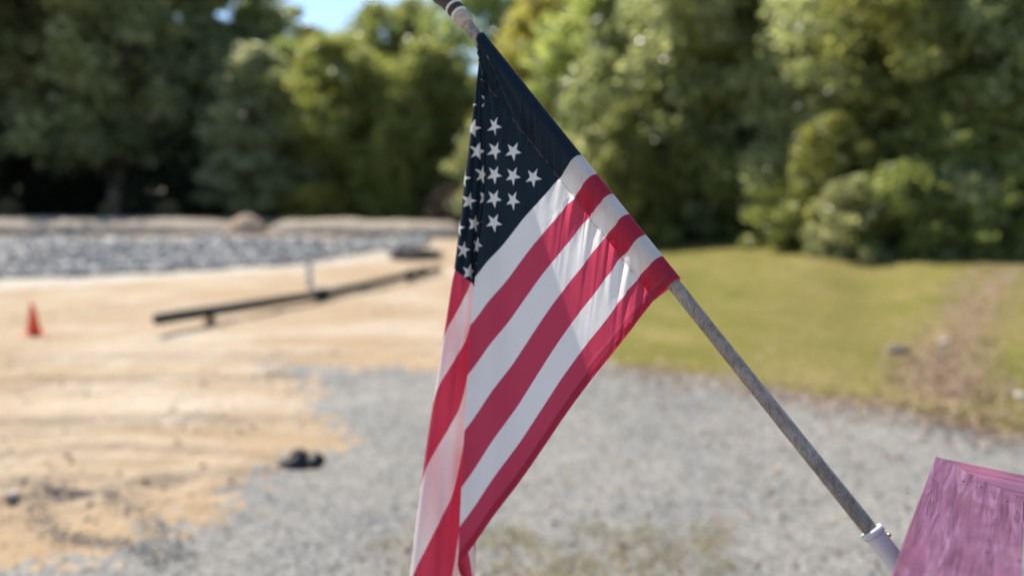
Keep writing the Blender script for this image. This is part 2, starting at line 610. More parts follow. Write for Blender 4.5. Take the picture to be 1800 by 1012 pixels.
# ------------------------------------------------------------------ grass, weeds, leaf litter
def blades(name, x, y, hgt, wid, mat, seed, lean=0.5):
    rng = np.random.default_rng(seed)
    n = len(x)
    z = height(x, y)
    a = rng.uniform(0, 2 * math.pi, n)
    b = rng.uniform(0, 2 * math.pi, n)
    base = np.stack([x, y, z - 0.004], -1)
    side = np.stack([np.cos(a), np.sin(a), 0 * a], -1) * (wid * rng.uniform(0.6, 1.3, n))[:, None]
    h = hgt * rng.uniform(0.5, 1.3, n)
    tip = base + np.stack([np.cos(b) * h * lean * rng.random(n), np.sin(b) * h * lean * rng.random(n), h], -1)
    v = np.stack([base - side, base + side, tip], 1).reshape(-1, 3)
    return link(name, mesh_np(name, v, np.arange(3 * n).reshape(-1, 3)), mat)


x, y = scatter(190000, 1.0, 24, 6.5, 34, 21, lambda x, y: in_poly(x + 0.25 * vnoise(x * 2, y * 2, 61), y + 0.25 * vnoise(x * 2, y * 2, 62), LAWN)
               & ~(in_poly(x, y, BARE) & (np.random.default_rng(8).random(len(x)) < 0.8)) & (x < 0.76 * y + 1.0) & (vnoise(x * 0.8, y * 0.8, 63, 4) > -0.42), 1.25)
tag(blades('grass_blades', x, y, 0.055, 0.006, M['grass'], 22, 0.9), 'short yellowish green grass covering the lawn', 'grass', kind='stuff')

rng = np.random.default_rng(23)
tuft = poly_px([(940, 955), (1000, 985), (1040, 930), (1070, 995), (1130, 945), (1180, 985), (1230, 960), (1260, 1000), (880, 1000), (905, 935), (850, 950), (1150, 1010), (1010, 1020), (1090, 965), (965, 1005), (1255, 935), (740, 1000), (700, 960)])
tx = np.concatenate([t[0] + rng.normal(size=170) * 0.10 for t in tuft])
ty = np.concatenate([t[1] + rng.normal(size=170) * 0.10 for t in tuft])
k = rng.random(len(tx)) < 0.72
tag(blades('dry_weeds', tx[k], ty[k], 0.05, 0.004, M['dry_grass'], 24, 1.4), 'straw coloured dry weeds growing through the gravel', 'weeds', kind='stuff')
tag(blades('green_weeds', tx[~k], ty[~k], 0.045, 0.004, M['grass'], 25, 1.2), 'small green weeds growing through the gravel', 'weeds', kind='stuff')


def flat_leaves(name, x, y, size, mat, seed):
    rng = np.random.default_rng(seed)
    n = len(x)
    c = np.stack([x, y, height(x, y) + 0.012 + 0.02 * rng.random(n)], -1)
    a = rng.uniform(0, 2 * math.pi, n)
    u = np.stack([np.cos(a), np.sin(a), rng.normal(size=n) * 0.35], -1) * (size * rng.uniform(0.6, 1.3, n))[:, None]
    w = np.stack([-np.sin(a), np.cos(a), rng.normal(size=n) * 0.35], -1) * (size * 0.6)
    v = np.stack([c - u, c - w, c + u, c + w], 1).reshape(-1, 3)
    return link(name, mesh_np(name, v, np.arange(4 * n).reshape(-1, 4)), mat)


rng = np.random.default_rng(26)
pth = np.array(poly_px([(1745, 495), (1720, 540), (1690, 580), (1660, 620), (1650, 660), (1680, 700)]))
p = along(pth, rng.random(3500) ** 0.9) + rng.normal(size=(3500, 2)) * np.array([0.35, 0.5])
edge = np.array(poly_px([(1080, 650), (1200, 668), (1420, 700), (1560, 722), (1700, 742), (1820, 765)]))
p2 = along(edge, rng.random(1500)) + rng.normal(size=(1500, 2)) * np.array([0.3, 0.4])
p3 = np.stack([rng.uniform(1.5, 9, 500), rng.uniform(4.0, 12, 500)], -1)
p4 = np.stack([rng.uniform(-1, 3.5, 160), rng.uniform(4.2, 8.5, 160)], -1)
pp = np.concatenate([p, p2, p3, p4])
tag(flat_leaves('leaf_litter', pp[:, 0], pp[:, 1], 0.035, M['litter'], 27), 'fallen brown leaves strewn across the lawn and its gravel edge', 'leaves', kind='stuff')

# ------------------------------------------------------------------ trees
def leaf_cloud(name, clumps, rad, per, size, mat, seed, squash=0.8):
    """clumps (n,3) centres, rad (n,), per leaves each"""
    rng = np.random.default_rng(seed)
    n = len(clumps)
    c = np.repeat(clumps, per, 0)
    rr = np.repeat(rad, per)
    d = rng.normal(size=(n * per, 3))
    d /= np.linalg.norm(d, axis=1)[:, None]
    d[:, 2] *= squash
    c = c + d * (rr * rng.random(n * per) ** 0.45)[:, None]
    N = n * per
    nrm = d * 0.6 + rng.normal(size=(N, 3)) * 0.55 + np.array([0, 0, 0.25])
    nrm /= np.linalg.norm(nrm, axis=1)[:, None]
    t = np.cross(nrm, rng.normal(size=(N, 3)))
    t /= np.linalg.norm(t, axis=1)[:, None] + 1e-9
    b = np.cross(nrm, t)
    s = size * rng.uniform(0.6, 1.35, N)
    v = np.stack([c - t * s[:, None], c - b * (0.5 * s)[:, None], c + t * s[:, None], c + b * (0.5 * s)[:, None]], 1)
    return mesh_np(name, v.reshape(-1, 3), np.arange(4 * N).reshape(-1, 4))


def tree_proto(kind, seed):
    """returns (crown mesh, trunk mesh, height)"""
    rng = np.random.default_rng(seed)
    mb = MB()
    cl, rd = [], []
    if kind == 'broad':            # tall canopy tree, clear stem
        Hh, base, rad, ncl, per, ls = 18.0, 3.2, 4.6, 210, 85, 0.21
        tr = 0.26
    elif kind == 'bushy':          # leafy to the ground
        Hh, base, rad, ncl, per, ls = 10.0, 0.2, 3.3, 300, 110, 0.125
        tr = 0.17
    elif kind == 'cone':
        Hh, base, rad, ncl, per, ls = 10.0, 0.4, 2.9, 230, 90, 0.15
        tr = 0.16
    elif kind == 'tall':
        Hh, base, rad, ncl, per, ls = 20.0, 5.0, 3.2, 120, 85, 0.21
        tr = 0.2
    else:                          # shrub
        Hh, base, rad, ncl, per, ls = 2.4, 0.05, 1.35, 90, 80, 0.075
        tr = 0.04
    bend = rng.normal(size=2) * 0.03 * Hh
    pts = [np.array([bend[0] * q * q, bend[1] * math.sin(2.2 * q), Hh * 0.92 * q - 0.15]) for q in np.linspace(0, 1, 9)]
    mb.tube(pts, [tr * (1.25 - q) * (1.35 if i == 0 else 1) for i, q in enumerate(np.linspace(0, 1, 9))], 9)
    lob = [rng.uniform(0.75, 1.2) for _ in range(7)]
    for i in range(ncl):
        q = rng.random()
        z = base + (Hh - base) * q
        if kind == 'cone':
            prof = (1 - q) ** 0.75 * (0.55 + 0.75 * min(1, q * 6)) * 0.95 + 0.06
        elif kind == 'bushy':
            prof = math.sqrt(max(0, 1 - (1.75 * q - 0.75) ** 2 * 0.98)) * 0.95 if q > 0.43 else 0.82 + 0.18 * q
        elif kind == 'tall':
            prof = (0.35 + 0.65 * math.sin(math.pi * min(1, 0.15 + q * 0.85))) * (0.6 + 0.5 * (math.sin(q * 23 + seed) > -0.2))
        else:
            prof = math.sqrt(max(0, 1 - (2 * q - 0.9) ** 2 * 0.82))
        a = rng.uniform(0, 2 * math.pi)
        lo = lob[int(a / (2 * math.pi) * 7) % 7] * (0.86 + 0.28 * math.sin(3 * a + 7 * q + seed))
        r = rad * prof * lo * rng.random() ** 0.33
        cz = pts[min(8, int(q * 8))]
        cl.append((cz[0] + r * math.cos(a), cz[1] + r * math.sin(a), z))
        rd.append(rad * rng.uniform(0.14, 0.30))
    cl = np.array(cl); rd = np.array(rd)
    for i in rng.choice(ncl, min(ncl, 26 if kind != 'shrub' else 12), replace=False):   # limbs reach the clumps
        c = cl[i]
        z0 = max(0.25 * base + 0.05 * Hh, c[2] - 0.55 * math.hypot(c[0], c[1]) - 0.08 * Hh)
        q = min(1, (z0 + 0.15) / (Hh * 0.92))
        s0 = np.array([bend[0] * q * q, bend[1] * math.sin(2.2 * q), z0])
        mid = (s0 + c) / 2 + np.array([0, 0, 0.06 * Hh * 0.3])
        rr = tr * (1.15 - q) * 0.42
        mb.tube([s0, mid, c], [rr, rr * 0.7, rr * 0.25], 6)
    cr = leaf_cloud(kind + '_crown', cl, rd, per, ls, None, seed + 1)
    tm = bpy.data.meshes.new(kind + '_trunk')
    tm.from_pydata(mb.v, [], mb.f)
    tm.polygons.foreach_set('use_smooth', np.ones(len(tm.polygons), dtype=bool))
    return cr, tm, Hh


PROTO = {}
for kd, seeds in (('broad', (101, 102, 103)), ('bushy', (111, 112, 113)), ('cone', (121,)), ('tall', (131, 132)), ('shrub', (141, 142))):
    PROTO[kd] = [tree_proto(kd, s) for s in seeds]
ROT = random.Random(3)
NTREE = [0]


def tree(px, d, h, kind, leaf, label, group, wide=1.0, name=None, bark='bark'):
    crm, trm, Hh = PROTO[kind][NTREE[0] % len(PROTO[kind])]
    NTREE[0] += 1
    x = (px - 900) / FP * d
    nm = name or {'broad': 'broadleaf_tree', 'bushy': 'bushy_tree', 'cone': 'conical_tree', 'tall': 'slender_tree', 'shrub': 'shrub'}[kind]
    e = empty(nm, (x, d, hz(x, d) - 0.03), ROT.uniform(0, 6.28))
    s = h / Hh
    e.scale = (s * wide * 1.2, s * wide * 1.2, s)
    tag(e, label, 'shrub' if kind == 'shrub' else 'tree', group)
    for part, me, mt in (('crown', crm, M[leaf]), ('trunk', trm, M[bark])):
        o = bpy.data.objects.new(part, me)
        COL.objects.link(o)
        o.parent = e
        if not me.materials:
            me.materials.append(mt)
        o.material_slots[0].link = 'OBJECT'
        o.material_slots[0].material = mt
    return e


GR, GM, GL = 'leafy trees behind the lawn', 'trees at the middle of the far wood edge', 'tall trees at the left of the far wood edge'
# left wood edge
tree(-70, 60, 26, 'broad', 'leaf_dark', 'tall dark tree at the very left edge of the photo', GL, 1.15)
tree(70, 61, 25, 'broad', 'leaf_grey', 'tall tree with pale sunlit tufts above the orange cone', GL, 1.1)
tree(205, 58, 24, 'broad', 'leaf_grey', 'dark canopy tree second from the left, over the black shade', GL, 1.1)
tree(325, 62, 24, 'broad', 'leaf_dark', 'dark tall tree left of the patch of blue sky', GL, 1.0)
tree(130, 70, 29, 'tall', 'leaf_yellow', 'yellowish treetop rising behind the far left trees', GL, 1.5)
tree(20, 68, 30, 'broad', 'leaf_yellow', 'tall yellow-green crown at the top left corner', GL, 1.0)
tree(395, 66, 16, 'bushy', 'leaf_dark', 'dark tree filling the gap left of the pale conical tree', GL, 1.0)
tree(470, 53, 11.6, 'cone', 'leaf_pale', 'pale grey-green conical tree above the pale sand heap', GL, 1.15)
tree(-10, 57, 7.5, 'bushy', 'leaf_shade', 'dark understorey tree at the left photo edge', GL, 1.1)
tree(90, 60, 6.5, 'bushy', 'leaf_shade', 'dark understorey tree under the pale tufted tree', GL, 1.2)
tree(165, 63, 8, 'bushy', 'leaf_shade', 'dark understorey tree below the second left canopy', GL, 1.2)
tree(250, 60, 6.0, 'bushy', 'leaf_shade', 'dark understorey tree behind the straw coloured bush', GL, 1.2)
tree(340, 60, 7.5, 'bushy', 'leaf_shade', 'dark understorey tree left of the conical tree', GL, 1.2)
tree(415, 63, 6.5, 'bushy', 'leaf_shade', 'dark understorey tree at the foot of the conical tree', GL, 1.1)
tree(255, 72, 27, 'broad', 'leaf_grey', 'tall greyish tree behind the dark left canopies', GL, 0.9)
tree(515, 62, 13.5, 'bushy', 'leaf_mid', 'mid green tree filling the gap right of the conical tree', GL, 0.9)
tree(425, 70, 24, 'tall', 'leaf_mid', 'thin tall tree standing against the patch of sky', GL, 0.9)
tree(505, 74, 22, 'tall', 'leaf_grey', 'pale thin-crowned tree crossing the patch of sky', GL, 1.1)
tree(-230, 56, 22, 'broad', 'leaf_dark', 'dark tree beyond the left edge of the photo, nearer one', GL, 1.1)
tree(-400, 60, 24, 'broad', 'leaf_grey', 'dark tree beyond the left edge of the photo, farther one', GL, 1.2)
# middle
tree(455, 66, 16.0, 'tall', 'leaf_dark', 'thin dark tree behind the conical tree against the sky', GM, 0.9)
tree(600, 55, 12.5, 'bushy', 'leaf_lime', 'yellow-green tree just right of the pale conical tree', GM, 1.05)
tree(655, 62, 16.5, 'broad', 'leaf_mid', 'tall tree left of the flag behind the yellow-green one', GM, 0.8)
tree(745, 64, 17.5, 'broad', 'leaf_grey', 'tall thin-crowned tree left of the pole tip', GM, 0.75, bark='bark_pale')
tree(560, 68, 16.5, 'tall', 'leaf_mid', 'thin treetop between the two patches of sky', GM, 0.9)
tree(765, 54, 12, 'bushy', 'leaf_mid', 'mid green tree directly left of the flag canton', GM, 0.95)
tree(690, 50, 6.5, 'bushy', 'leaf_lime', 'low yellow-green tree over the long pale bank', GM, 0.9)
tree(845, 58, 18, 'broad', 'leaf_mid', 'broad tree hidden behind the upper flag', GM, 0.9)
tree(955, 46, 15, 'bushy', 'leaf_yellow', 'bright yellow-green tree right of the flag top', GM, 0.85)
tree(900, 44, 8, 'bushy', 'leaf_dark', 'dark low tree behind the middle of the flag', GM, 1.1)
tree(1015, 41, 9.5, 'tall', 'leaf_mid', 'slender tree with pale bare trunk right of the canton', GM, 0.9, bark='bark_pale')
# right
tree(1110, 40, 14.5, 'bushy', 'leaf_mid', 'tall leafy tree just right of the small patch of sky', GR, 0.95)
tree(1120, 34, 6.5, 'bushy', 'leaf_mid', 'rounded low tree right of the flag hem, at the lawn end', GR, 0.95)
tree(1225, 36, 14, 'bushy', 'leaf_grey', 'tall pale-leaved tree above the dark hollow in the hedge', GR, 0.9)
tree(1240, 41, 15, 'bushy', 'leaf_dark', 'dark tree deep behind the shaded hollow', GR, 1.0)
tree(1345, 34.5, 14, 'bushy', 'leaf_mid', 'large mid green tree left of the bright yellow bush', GR, 0.85)
tree(1400, 40, 17, 'broad', 'leaf_grey', 'tall canopy tree behind the middle of the right tree wall', GR, 0.8)
tree(1450, 30, 11.5, 'bushy', 'leaf_grey', 'silvery leafy tree directly above the bright yellow bush', GR, 0.85)
tree(1560, 28, 12, 'bushy', 'leaf_mid', 'large dense tree right of the bright yellow bush', GR, 0.9)
tree(1545, 36, 16, 'tall', 'leaf_yellow', 'yellow vine-hung tree rising behind the right tree wall', GR, 1.4)
tree(1670, 27.5, 11, 'bushy', 'leaf_mid', 'dense green tree second from the right edge', GR, 0.9)
tree(1720, 33, 15, 'broad', 'leaf_yellow', 'yellowish canopy at the top right corner', GR, 0.8)
tree(1800, 25.5, 10.5, 'bushy', 'leaf_grey', 'big leafy tree cut by the right edge of the photo', GR, 0.9)
GS = 'shrubs in front of the right tree wall'
tree(1455, 26.4, 4.6, 'bushy', 'leaf_lime', 'bright yellow-green bush standing forward of the right trees', GS, 0.95, 'bushy_shrub')
tree(1530, 29.5, 6.5, 'bushy', 'leaf_grey', 'leafy mass behind the bright yellow bush, right side', GR, 1.1)
tree(1640, 25.5, 5.5, 'bushy', 'leaf_mid', 'low leafy tree spilling to the lawn above the brown leaf strip', GR, 1.0)
tree(1745, 25.0, 6.0, 'bushy', 'leaf_lime', 'light green tree spilling to the lawn near the right edge', GR, 0.95)
tree(1860, 26, 13, 'bushy', 'leaf_mid', 'tall leafy tree mostly outside the right photo edge', GR, 0.9)
tree(1290, 39, 9, 'bushy', 'leaf_dark', 'dark leafy tree at the back of the shaded hollow', GR, 1.1)
tree(1620, 31, 14, 'bushy', 'leaf_grey', 'tall pale-leaved tree above the right tree wall', GR, 0.8)
tree(1300, 46, 19, 'broad', 'leaf_mid', 'tall tree behind the left half of the right tree wall', GR, 0.9)
tree(1170, 50, 19, 'broad', 'leaf_lime', 'light green treetop right of the small patch of sky', GR, 0.8)
tree(1500, 24.0, 2.5, 'shrub', 'leaf_grey', 'grey-green shrub at the foot of the bright yellow bush', GS, 1.0)
tree(1590, 23.8, 2.9, 'shrub', 'leaf_mid', 'green shrub on the lawn edge left of the brown leaf strip', GS, 1.1)
tree(1680, 23.4, 2.7, 'shrub', 'leaf_grey', 'shrub on the lawn edge above the brown leaf strip', GS, 1.1)
tree(1775, 23.0, 3.0, 'shrub', 'leaf_mid', 'shrub on the lawn edge nearest the right photo edge', GS, 1.1)
GB = 'low growth along the far sand edge'
tree(300, 54, 1.1, 'shrub', 'dry_grass', 'straw coloured low bush at the far sand edge', GB, 1.3)
tree(195, 54, 0.9, 'shrub', 'dry_grass', 'small dry bush at the foot of the dark left trees', GB, 1.0)
tree(20, 54, 1.2, 'shrub', 'dry_grass', 'brown brushy bush at the left photo edge', GB, 1.2)
tree(790, 47, 2.2, 'shrub', 'litter', 'rusty brown bush beside the flag at the far bank', GB, 1.2)
tree(560, 50, 2.4, 'shrub', 'leaf_yellow', 'greenish bush behind the long pale bank', GB, 1.6)
tree(1390, 27.5, 2.6, 'shrub', 'leaf_mid', 'small shrub at the right rim of the dark hollow', GB, 1.0)
# the far wood behind it all
rng = np.random.default_rng(77)
cx = rng.uniform(-100, 80, 1500); cy = rng.uniform(74, 92, 1500)
cz = rng.random(1500) ** 1.3 * 14 + 1.2
fw = link('distant_woods', leaf_cloud('distant_woods', np.stack([cx, cy, cz], -1), rng.uniform(1.6, 3.4, 1500), 40, 0.5, None, 78), M['leaf_far'])
tag(fw, 'dark mass of far woodland behind the trees', 'woods', kind='stuff')

# ------------------------------------------------------------------ things on the cleared ground
def lathe(profile, n=20, rfun=None):
    V, Fc = [], []
    for k, (r, z) in enumerate(profile):
        for j in range(n):
            q = 2 * math.pi * j / n
            V.append((r * math.cos(q), r * math.sin(q), z))
    for k in range(len(profile) - 1):
        for j in range(n):
            j2 = (j + 1) % n
            Fc.append((k * n + j, k * n + j2, (k + 1) * n + j2, (k + 1) * n + j))
    Fc.append(tuple(range(n))[::-1])
    Fc.append(tuple(range((len(profile) - 1) * n, len(profile) * n)))
    return V, Fc


M['cone'] = plain('cone_plastic', (0.85, 0.075, 0.02), 0.45, 0.15, 12, 0.4, 0.1, 0.002)
M['pipe'] = plain('black_pipe', (0.016, 0.015, 0.014), 0.5, 0.4, 8, 0.35, 0.3, 0.004)
M['wood_raw'] = plain('raw_wood', (0.30, 0.21, 0.13), 0.9, 0.3, 10, 0.15, 0.4, 0.004)
M['stake'] = plain('stake_wood', (0.55, 0.52, 0.48), 0.85, 0.2, 12, 0.2, 0.3, 0.003)
M['plastic'] = plain('black_plastic', (0.016, 0.015, 0.015), 0.55, 0.3, 20, 0.35, 0.4, 0.004)
M['heap'] = plain('heap_sand', (0.390, 0.292, 0.210), 0.95, 0.25, 2.5, 0.1, 0.8, 0.08)
M['bank'] = plain('bank_sand', (0.340, 0.285, 0.221), 0.95, 0.22, 1.2, 0.1, 0.8, 0.08)
M['brush'] = plain('dead_brush', (0.075, 0.065, 0.06), 0.95, 0.4, 6, 0.1, 0.5, 0.01)
M['rock_pale'] = plain('pale_rock', (0.47, 0.42, 0.36), 0.9, 0.25, 9, 0.2, 0.7, 0.02)
M['rock_dark'] = plain('dark_rock', (0.15, 0.13, 0.11), 0.9, 0.3, 9, 0.2, 0.7, 0.02)

# traffic cone
g = pl(60, 585, 0.0)
g = np.array([g[0], g[1], hz(g[0], g[1])])
e = tag(empty('traffic_cone', g, 0.3), 'small orange traffic cone standing on the sand at far left', 'cone')
hc = 0.54
b = bm_obj('base', prism([(-.15, -.11), (-.11, -.15), (.11, -.15), (.15, -.11), (.15, .11), (.11, .15), (-.11, .15), (-.15, .11)], 0.0, 0.025, 0.006), M['cone'], e)
MB().add(*lathe([(.118, .026), (.112, .045), (.072, hc * .5), (.032, hc * .97), (.026, hc), (.018, hc)], 24)).build('cone_body', M['cone'], e, True)

# long black pipe, left end propped on a block
A = pl(275, 561, 0.30); B = pl(772, 474, 0.16)
e = tag(empty('drain_pipe', (A[0], A[1], 0)), 'long black drain pipe across the sand, left end propped up', 'pipe')
ax = (B - A) / np.linalg.norm(B - A)
Lp = np.linalg.norm(B - A)
pts, rad = [], []
n = 150
for i in range(n + 1):
    t = i / n
    q = A + (B - A) * t
    zz = max(hz(q[0], q[1]) + 0.10, A[2] + (0.17 - A[2]) * min(1, t / 0.38) if t < 0.38 else 0.17 + 0.02 * math.sin(9 * t))
    pts.append(np.array([q[0] - A[0], q[1] - A[1], zz])); rad.append(0.094 + 0.008 * (i % 2))
MB().tube(pts, rad, 14).build('pipe_wall', M['pipe'], e, True)
for t0 in (0.42, 0.82, 0.88):
    i = int(t0 * n)
    MB().tube([pts[i], pts[i] + (pts[i + 3] - pts[i]) * 1.0, pts[i + 3] + (pts[i + 3] - pts[i]) * 0.4], [0.145, 0.15, 0.145], 16).build('coupling', M['pipe'], e, True)
q = pts[int(0.115 * n)] + np.array([A[0], A[1], 0])
zg = hz(q[0], q[1])
e = tag(empty('prop_block', (q[0], q[1], zg), 0.5), 'short wooden block propping the black pipe near its left end', 'wood block')
bm_obj('lower_block', prism([(-.11, -.06), (.11, -.06), (.11, .06), (-.11, .06)], -0.01, 0.085, 0.006), M['wood_raw'], e)
bm_obj('upper_block', prism([(-.07, -.09), (.07, -.09), (.07, .09), (-.07, .09)], 0.088, q[2] - zg - 0.098, 0.006), M['wood_raw'], e)

# pale stake beside the pipe
q = pl(545, 508, 0.0); zg = hz(q[0], q[1])
e = tag(empty('survey_stake', (q[0], q[1], zg), 0.4), 'pale grey wooden stake upright behind the black pipe', 'stake')
bm_obj('stake_post', prism([(-.075, -.045), (.075, -.045), (.075, .045), (-.075, .045)], -0.1, 0.74, 0.006), M['stake'], e)
bm_obj('stake_cap', prism([(-.06, -.035), (.06, -.035), (.06, .035), (-.06, .035)], 0.741, 0.775, 0.012), M['stake'], e)

# crumpled scrap of black plastic
q = pl(530, 818, 0.0); zg = hz(q[0], q[1])
nx, ny = 34, 16
u = np.linspace(-1, 1, nx)[None, :].repeat(ny, 0); w = np.linspace(-1, 1, ny)[:, None].repeat(nx, 1)
edge = 1 - 0.25 * vnoise(np.arctan2(w, u) * 1.3, 0 * u, 71)
X = u * 0.19 * edge; Y = w * 0.10 * edge + 0.03 * u
Z = 0.058 + 0.075 * np.exp(-((u + 0.05) / 0.26) ** 2) * np.exp(-((w - 0.05) / 0.65) ** 2) + 0.05 * np.exp(-((u - 0.72) / 0.24) ** 2) * np.exp(-((w) / 0.6) ** 2) \
    + 0.03 * vnoise(u * 4, w * 3, 72) + 0.014 * vnoise(u * 11, w * 8, 73)
Z *= (1 - np.clip(np.abs(w), 0, 1) ** 6) * (1 - 0.9 * np.clip(np.abs(u), 0, 1) ** 5)
top = np.stack([X, Y, Z + 0.006], -1).reshape(-1, 3)
bot = np.stack([X, Y, 0 * Z - 0.004], -1).reshape(-1, 3)
f = grid_faces(ny, nx)
me = mesh_np('plastic_scrap', np.concatenate([top, bot]), np.concatenate([f, f[:, ::-1] + nx * ny]))
o = link('plastic_scrap', me, M['plastic'], None, True)
o.location = (q[0], q[1], zg)
o.scale = (1.22, 1.2, 1.3)
tag(o, 'crumpled scrap of black plastic lying where sand meets gravel', 'scrap')


def mound(name, cx, cy, lx, ly, hh, mat, label, cat, seed, rz=0.0, flat=2.0, sub=(60, 26)):
    u = np.linspace(-1, 1, sub[0])[None, :].repeat(sub[1], 0); w = np.linspace(-1, 1, sub[1])[:, None].repeat(sub[0], 1)
    rr = (np.abs(u) ** flat + np.abs(w) ** 2)
    Z = hh * np.clip(1 - rr, 0, 1) ** 0.55 * (1 + 0.16 * vnoise(u * lx * 1.1, w * ly * 1.1, seed)) + 0.05 * hh * vnoise(u * lx * 4, w * ly * 4, seed + 1) - 0.06
    X, Y = u * lx, w * ly
    c, s = math.cos(rz), math.sin(rz)
    wx, wy = cx + X * c - Y * s, cy + X * s + Y * c
    me = mesh_np(name, np.stack([X * c - Y * s, X * s + Y * c, Z + height(wx, wy) - hz(cx, cy)], -1).reshape(-1, 3), grid_faces(sub[1], sub[0]))
    o = link(name, me, mat, None, True)
    o.location = (cx, cy, hz(cx, cy))
    return tag(o, label, cat)


mound('sand_heap', -13.7, 38.2, 1.1, 1.1, 1.05, M['heap'], 'rounded pinkish sand heap at the left end of the pale bank', 'sand heap', 81, 0.2)
mound('sand_bank', -7.6, 39, 5.3, 1.4, 0.85, M['bank'], 'long low pale flat-topped bank before the wood', 'sand bank', 83, -0.05, 8.0, (110, 26))
mound('soil_ridge', -11.0, 33.5, 4.6, 1.1, 0.35, M['heap'], 'low tan soil ridge behind the right end of the stone bank', 'soil ridge', 85, -0.06, 4.0, (80, 20))
mound('sand_ridge', -24, 38.5, 10.5, 1.5, 0.8, M['bank'], 'low pale sand ridge at the far left before the wood', 'sand ridge', 87, 0.1, 6.0, (90, 20))

# brush pile at the end of the riprap
q = pl(728, 440, 0.35)
e = tag(empty('brush_pile', (q[0], q[1], hz(q[0], q[1]))), 'dark pile of dead brush beside the right end of the stone bank', 'brush pile')
rb = random.Random(5)
mb = MB()
for i in range(70):
    a_ = rb.uniform(0, 6.28); r0 = rb.uniform(0.0, 0.9)
    p0 = np.array([r0 * math.cos(a_) * 1.2, r0 * math.sin(a_) * 0.7, rb.uniform(0.0, 0.45) * (1 - 0.5 * r0)])
    dv = np.array([rb.uniform(-1, 1), rb.uniform(-.6, .6), rb.uniform(-0.1, .35)]) * 0.8
    mb.tube([p0 - dv * .5, p0 + np.array([0, 0, .04]), p0 + dv * .5], [0.035, 0.03, 0.012], 6)
mb.build('branches', M['brush'], e)
bm = bmesh.new()
bmesh.ops.create_icosphere(bm, subdivisions=3, radius=1.0)
for v in bm.verts:
    k = 1 + 0.22 * float(vnoise(np.array([v.co.x * 2 + v.co.z]), np.array([v.co.y * 2]), 91)[0])
    v.co = Vector((v.co.x * 0.95 * k, v.co.y * 0.6 * k, max(-0.05, v.co.z * 0.42 * k)))
bm_obj('soil_core', bm, M['brush'], e, True)


def rock(px, py, r, mat, label, seed, name='field_stone'):
    q = pl(px, py, 0.05)
    zz = hz(q[0], q[1])
    for _ in range(4):
        q = pl(px, py, zz); zz = hz(q[0], q[1])
    bm = bmesh.new()
    bmesh.ops.create_icosphere(bm, subdivisions=2, radius=1.0)
    for v in bm.verts:
        k = 1 + 0.3 * float(vnoise(np.array([v.co.x * 1.7 + v.co.z * 0.8]), np.array([v.co.y * 1.7 - v.co.z]), seed)[0])
        v.co = Vector((v.co.x * r * k, v.co.y * r * 0.8 * k, v.co.z * r * 0.6 * k + 0.3 * r))
    o = bm_obj(name, bm, mat)
    o.location = (q[0], q[1], zz)
    return tag(o, label, 'stone')


rock(1578, 622, 0.15, M['rock_dark'], 'dark stone lying in the grass left of the brown leaf strip', 92)
rock(1660, 604, 0.09, M['rock_pale'], 'pale stone lying among the brown fallen leaves', 93)
rock(1795, 700, 0.08, M['rock_pale'], 'pale stone at the right photo edge above the railing', 94)
rock(20, 868, 0.05, M['rock_pale'], 'small lump in the wheel rut at the left photo edge', 95)

# ------------------------------------------------------------------ railing
def purple_material():
    t = NT('purple_paint_wood')
    v = t.coord('Object')
    vg = t.coord('Object', scale=(1.6, 22, 9))
    vg2 = t.coord('Object', scale=(0.9, 60, 20))
    grain = t.noise(vg, 3.0, 6, 0.6, 0.9)
    fineg = t.noise(vg2, 4.0, 4, 0.6, 0.3)
    blot = t.noise(v, 9.0, 5, 0.6, 0.5)
    c = t.ramp(grain, [(0.33, (0.072, 0.023, 0.048)), (0.45, (0.122, 0.044, 0.086)), (0.56, (0.160, 0.066, 0.126)), (0.70, (0.235, 0.125, 0.205))])
    c = t.mix(t.ramp(blot, [(0.36, 0.7), (0.5, 0.0)]), c, (0.105, 0.034, 0.065))
    wear = t.noise(t.coord('Object', scale=(2.2, 9, 5)), 2.6, 6, 0.65, 0.8)
    c = t.mix(t.ramp(wear, [(0.58, 0.0), (0.70, 0.7)]), c, (0.16, 0.085, 0.075))
    red = t.noise(v, 5.0, 4, 0.5)
    c = t.mix(t.ramp(red, [(0.55, 0.0), (0.72, 0.45)]), c, (0.29, 0.085, 0.15))
    # drying cracks along the grain
    vc = t.coord('Object', scale=(1.5, 30, 12))
    crn = t.noise(vc, 1.5, 3, 0.5, 1.6)
    cr = t.ramp(t.math('ABSOLUTE', t.math('SUBTRACT', crn, 0.5)), [(0.0, 1.0), (0.016, 0.0)])
    gate = t.ramp(t.noise(t.coord('Object', scale=(1, 2.5, 1)), 7, 2), [(0.50, 0.0), (0.60, 1.0)])
    cr = t.math('MULTIPLY', cr, gate)
    c = t.mix(t.math('MULTIPLY', cr, 0.85), c, (0.045, 0.014, 0.03))
    # one knot
    kp = t.n('ShaderNodeVectorMath'); kp.operation = 'DISTANCE'
    sc_ = t.n('ShaderNodeMapping'); sc_.inputs['Scale'].default_value = (0.62, 1.35, 1)
    t.l(v, sc_.inputs['Vector']); t.l(sc_.outputs[0], kp.inputs[0])
    kp.inputs[1].default_value = KNOT
    kd = t.math('ADD', kp.outputs['Value'], t.math('MULTIPLY', t.math('SUBTRACT', blot, 0.5), 0.012))
    kn = t.ramp(kd, [(0.0, 1.0), (0.010, 0.75), (0.0125, 1.0), (0.017, 0.0)])
    c = t.mix(t.math('MULTIPLY', kn, 0.75), c, (0.13, 0.055, 0.07))
    h = t.math('SUBTRACT', t.math('ADD', t.math('MULTIPLY', grain, 0.6), t.math('MULTIPLY', fineg, 0.4)), t.math('MULTIPLY', cr, 1.6))
    return t.pbr(c, 0.55, t.bump(h, 0.5, 0.005), 0.35)


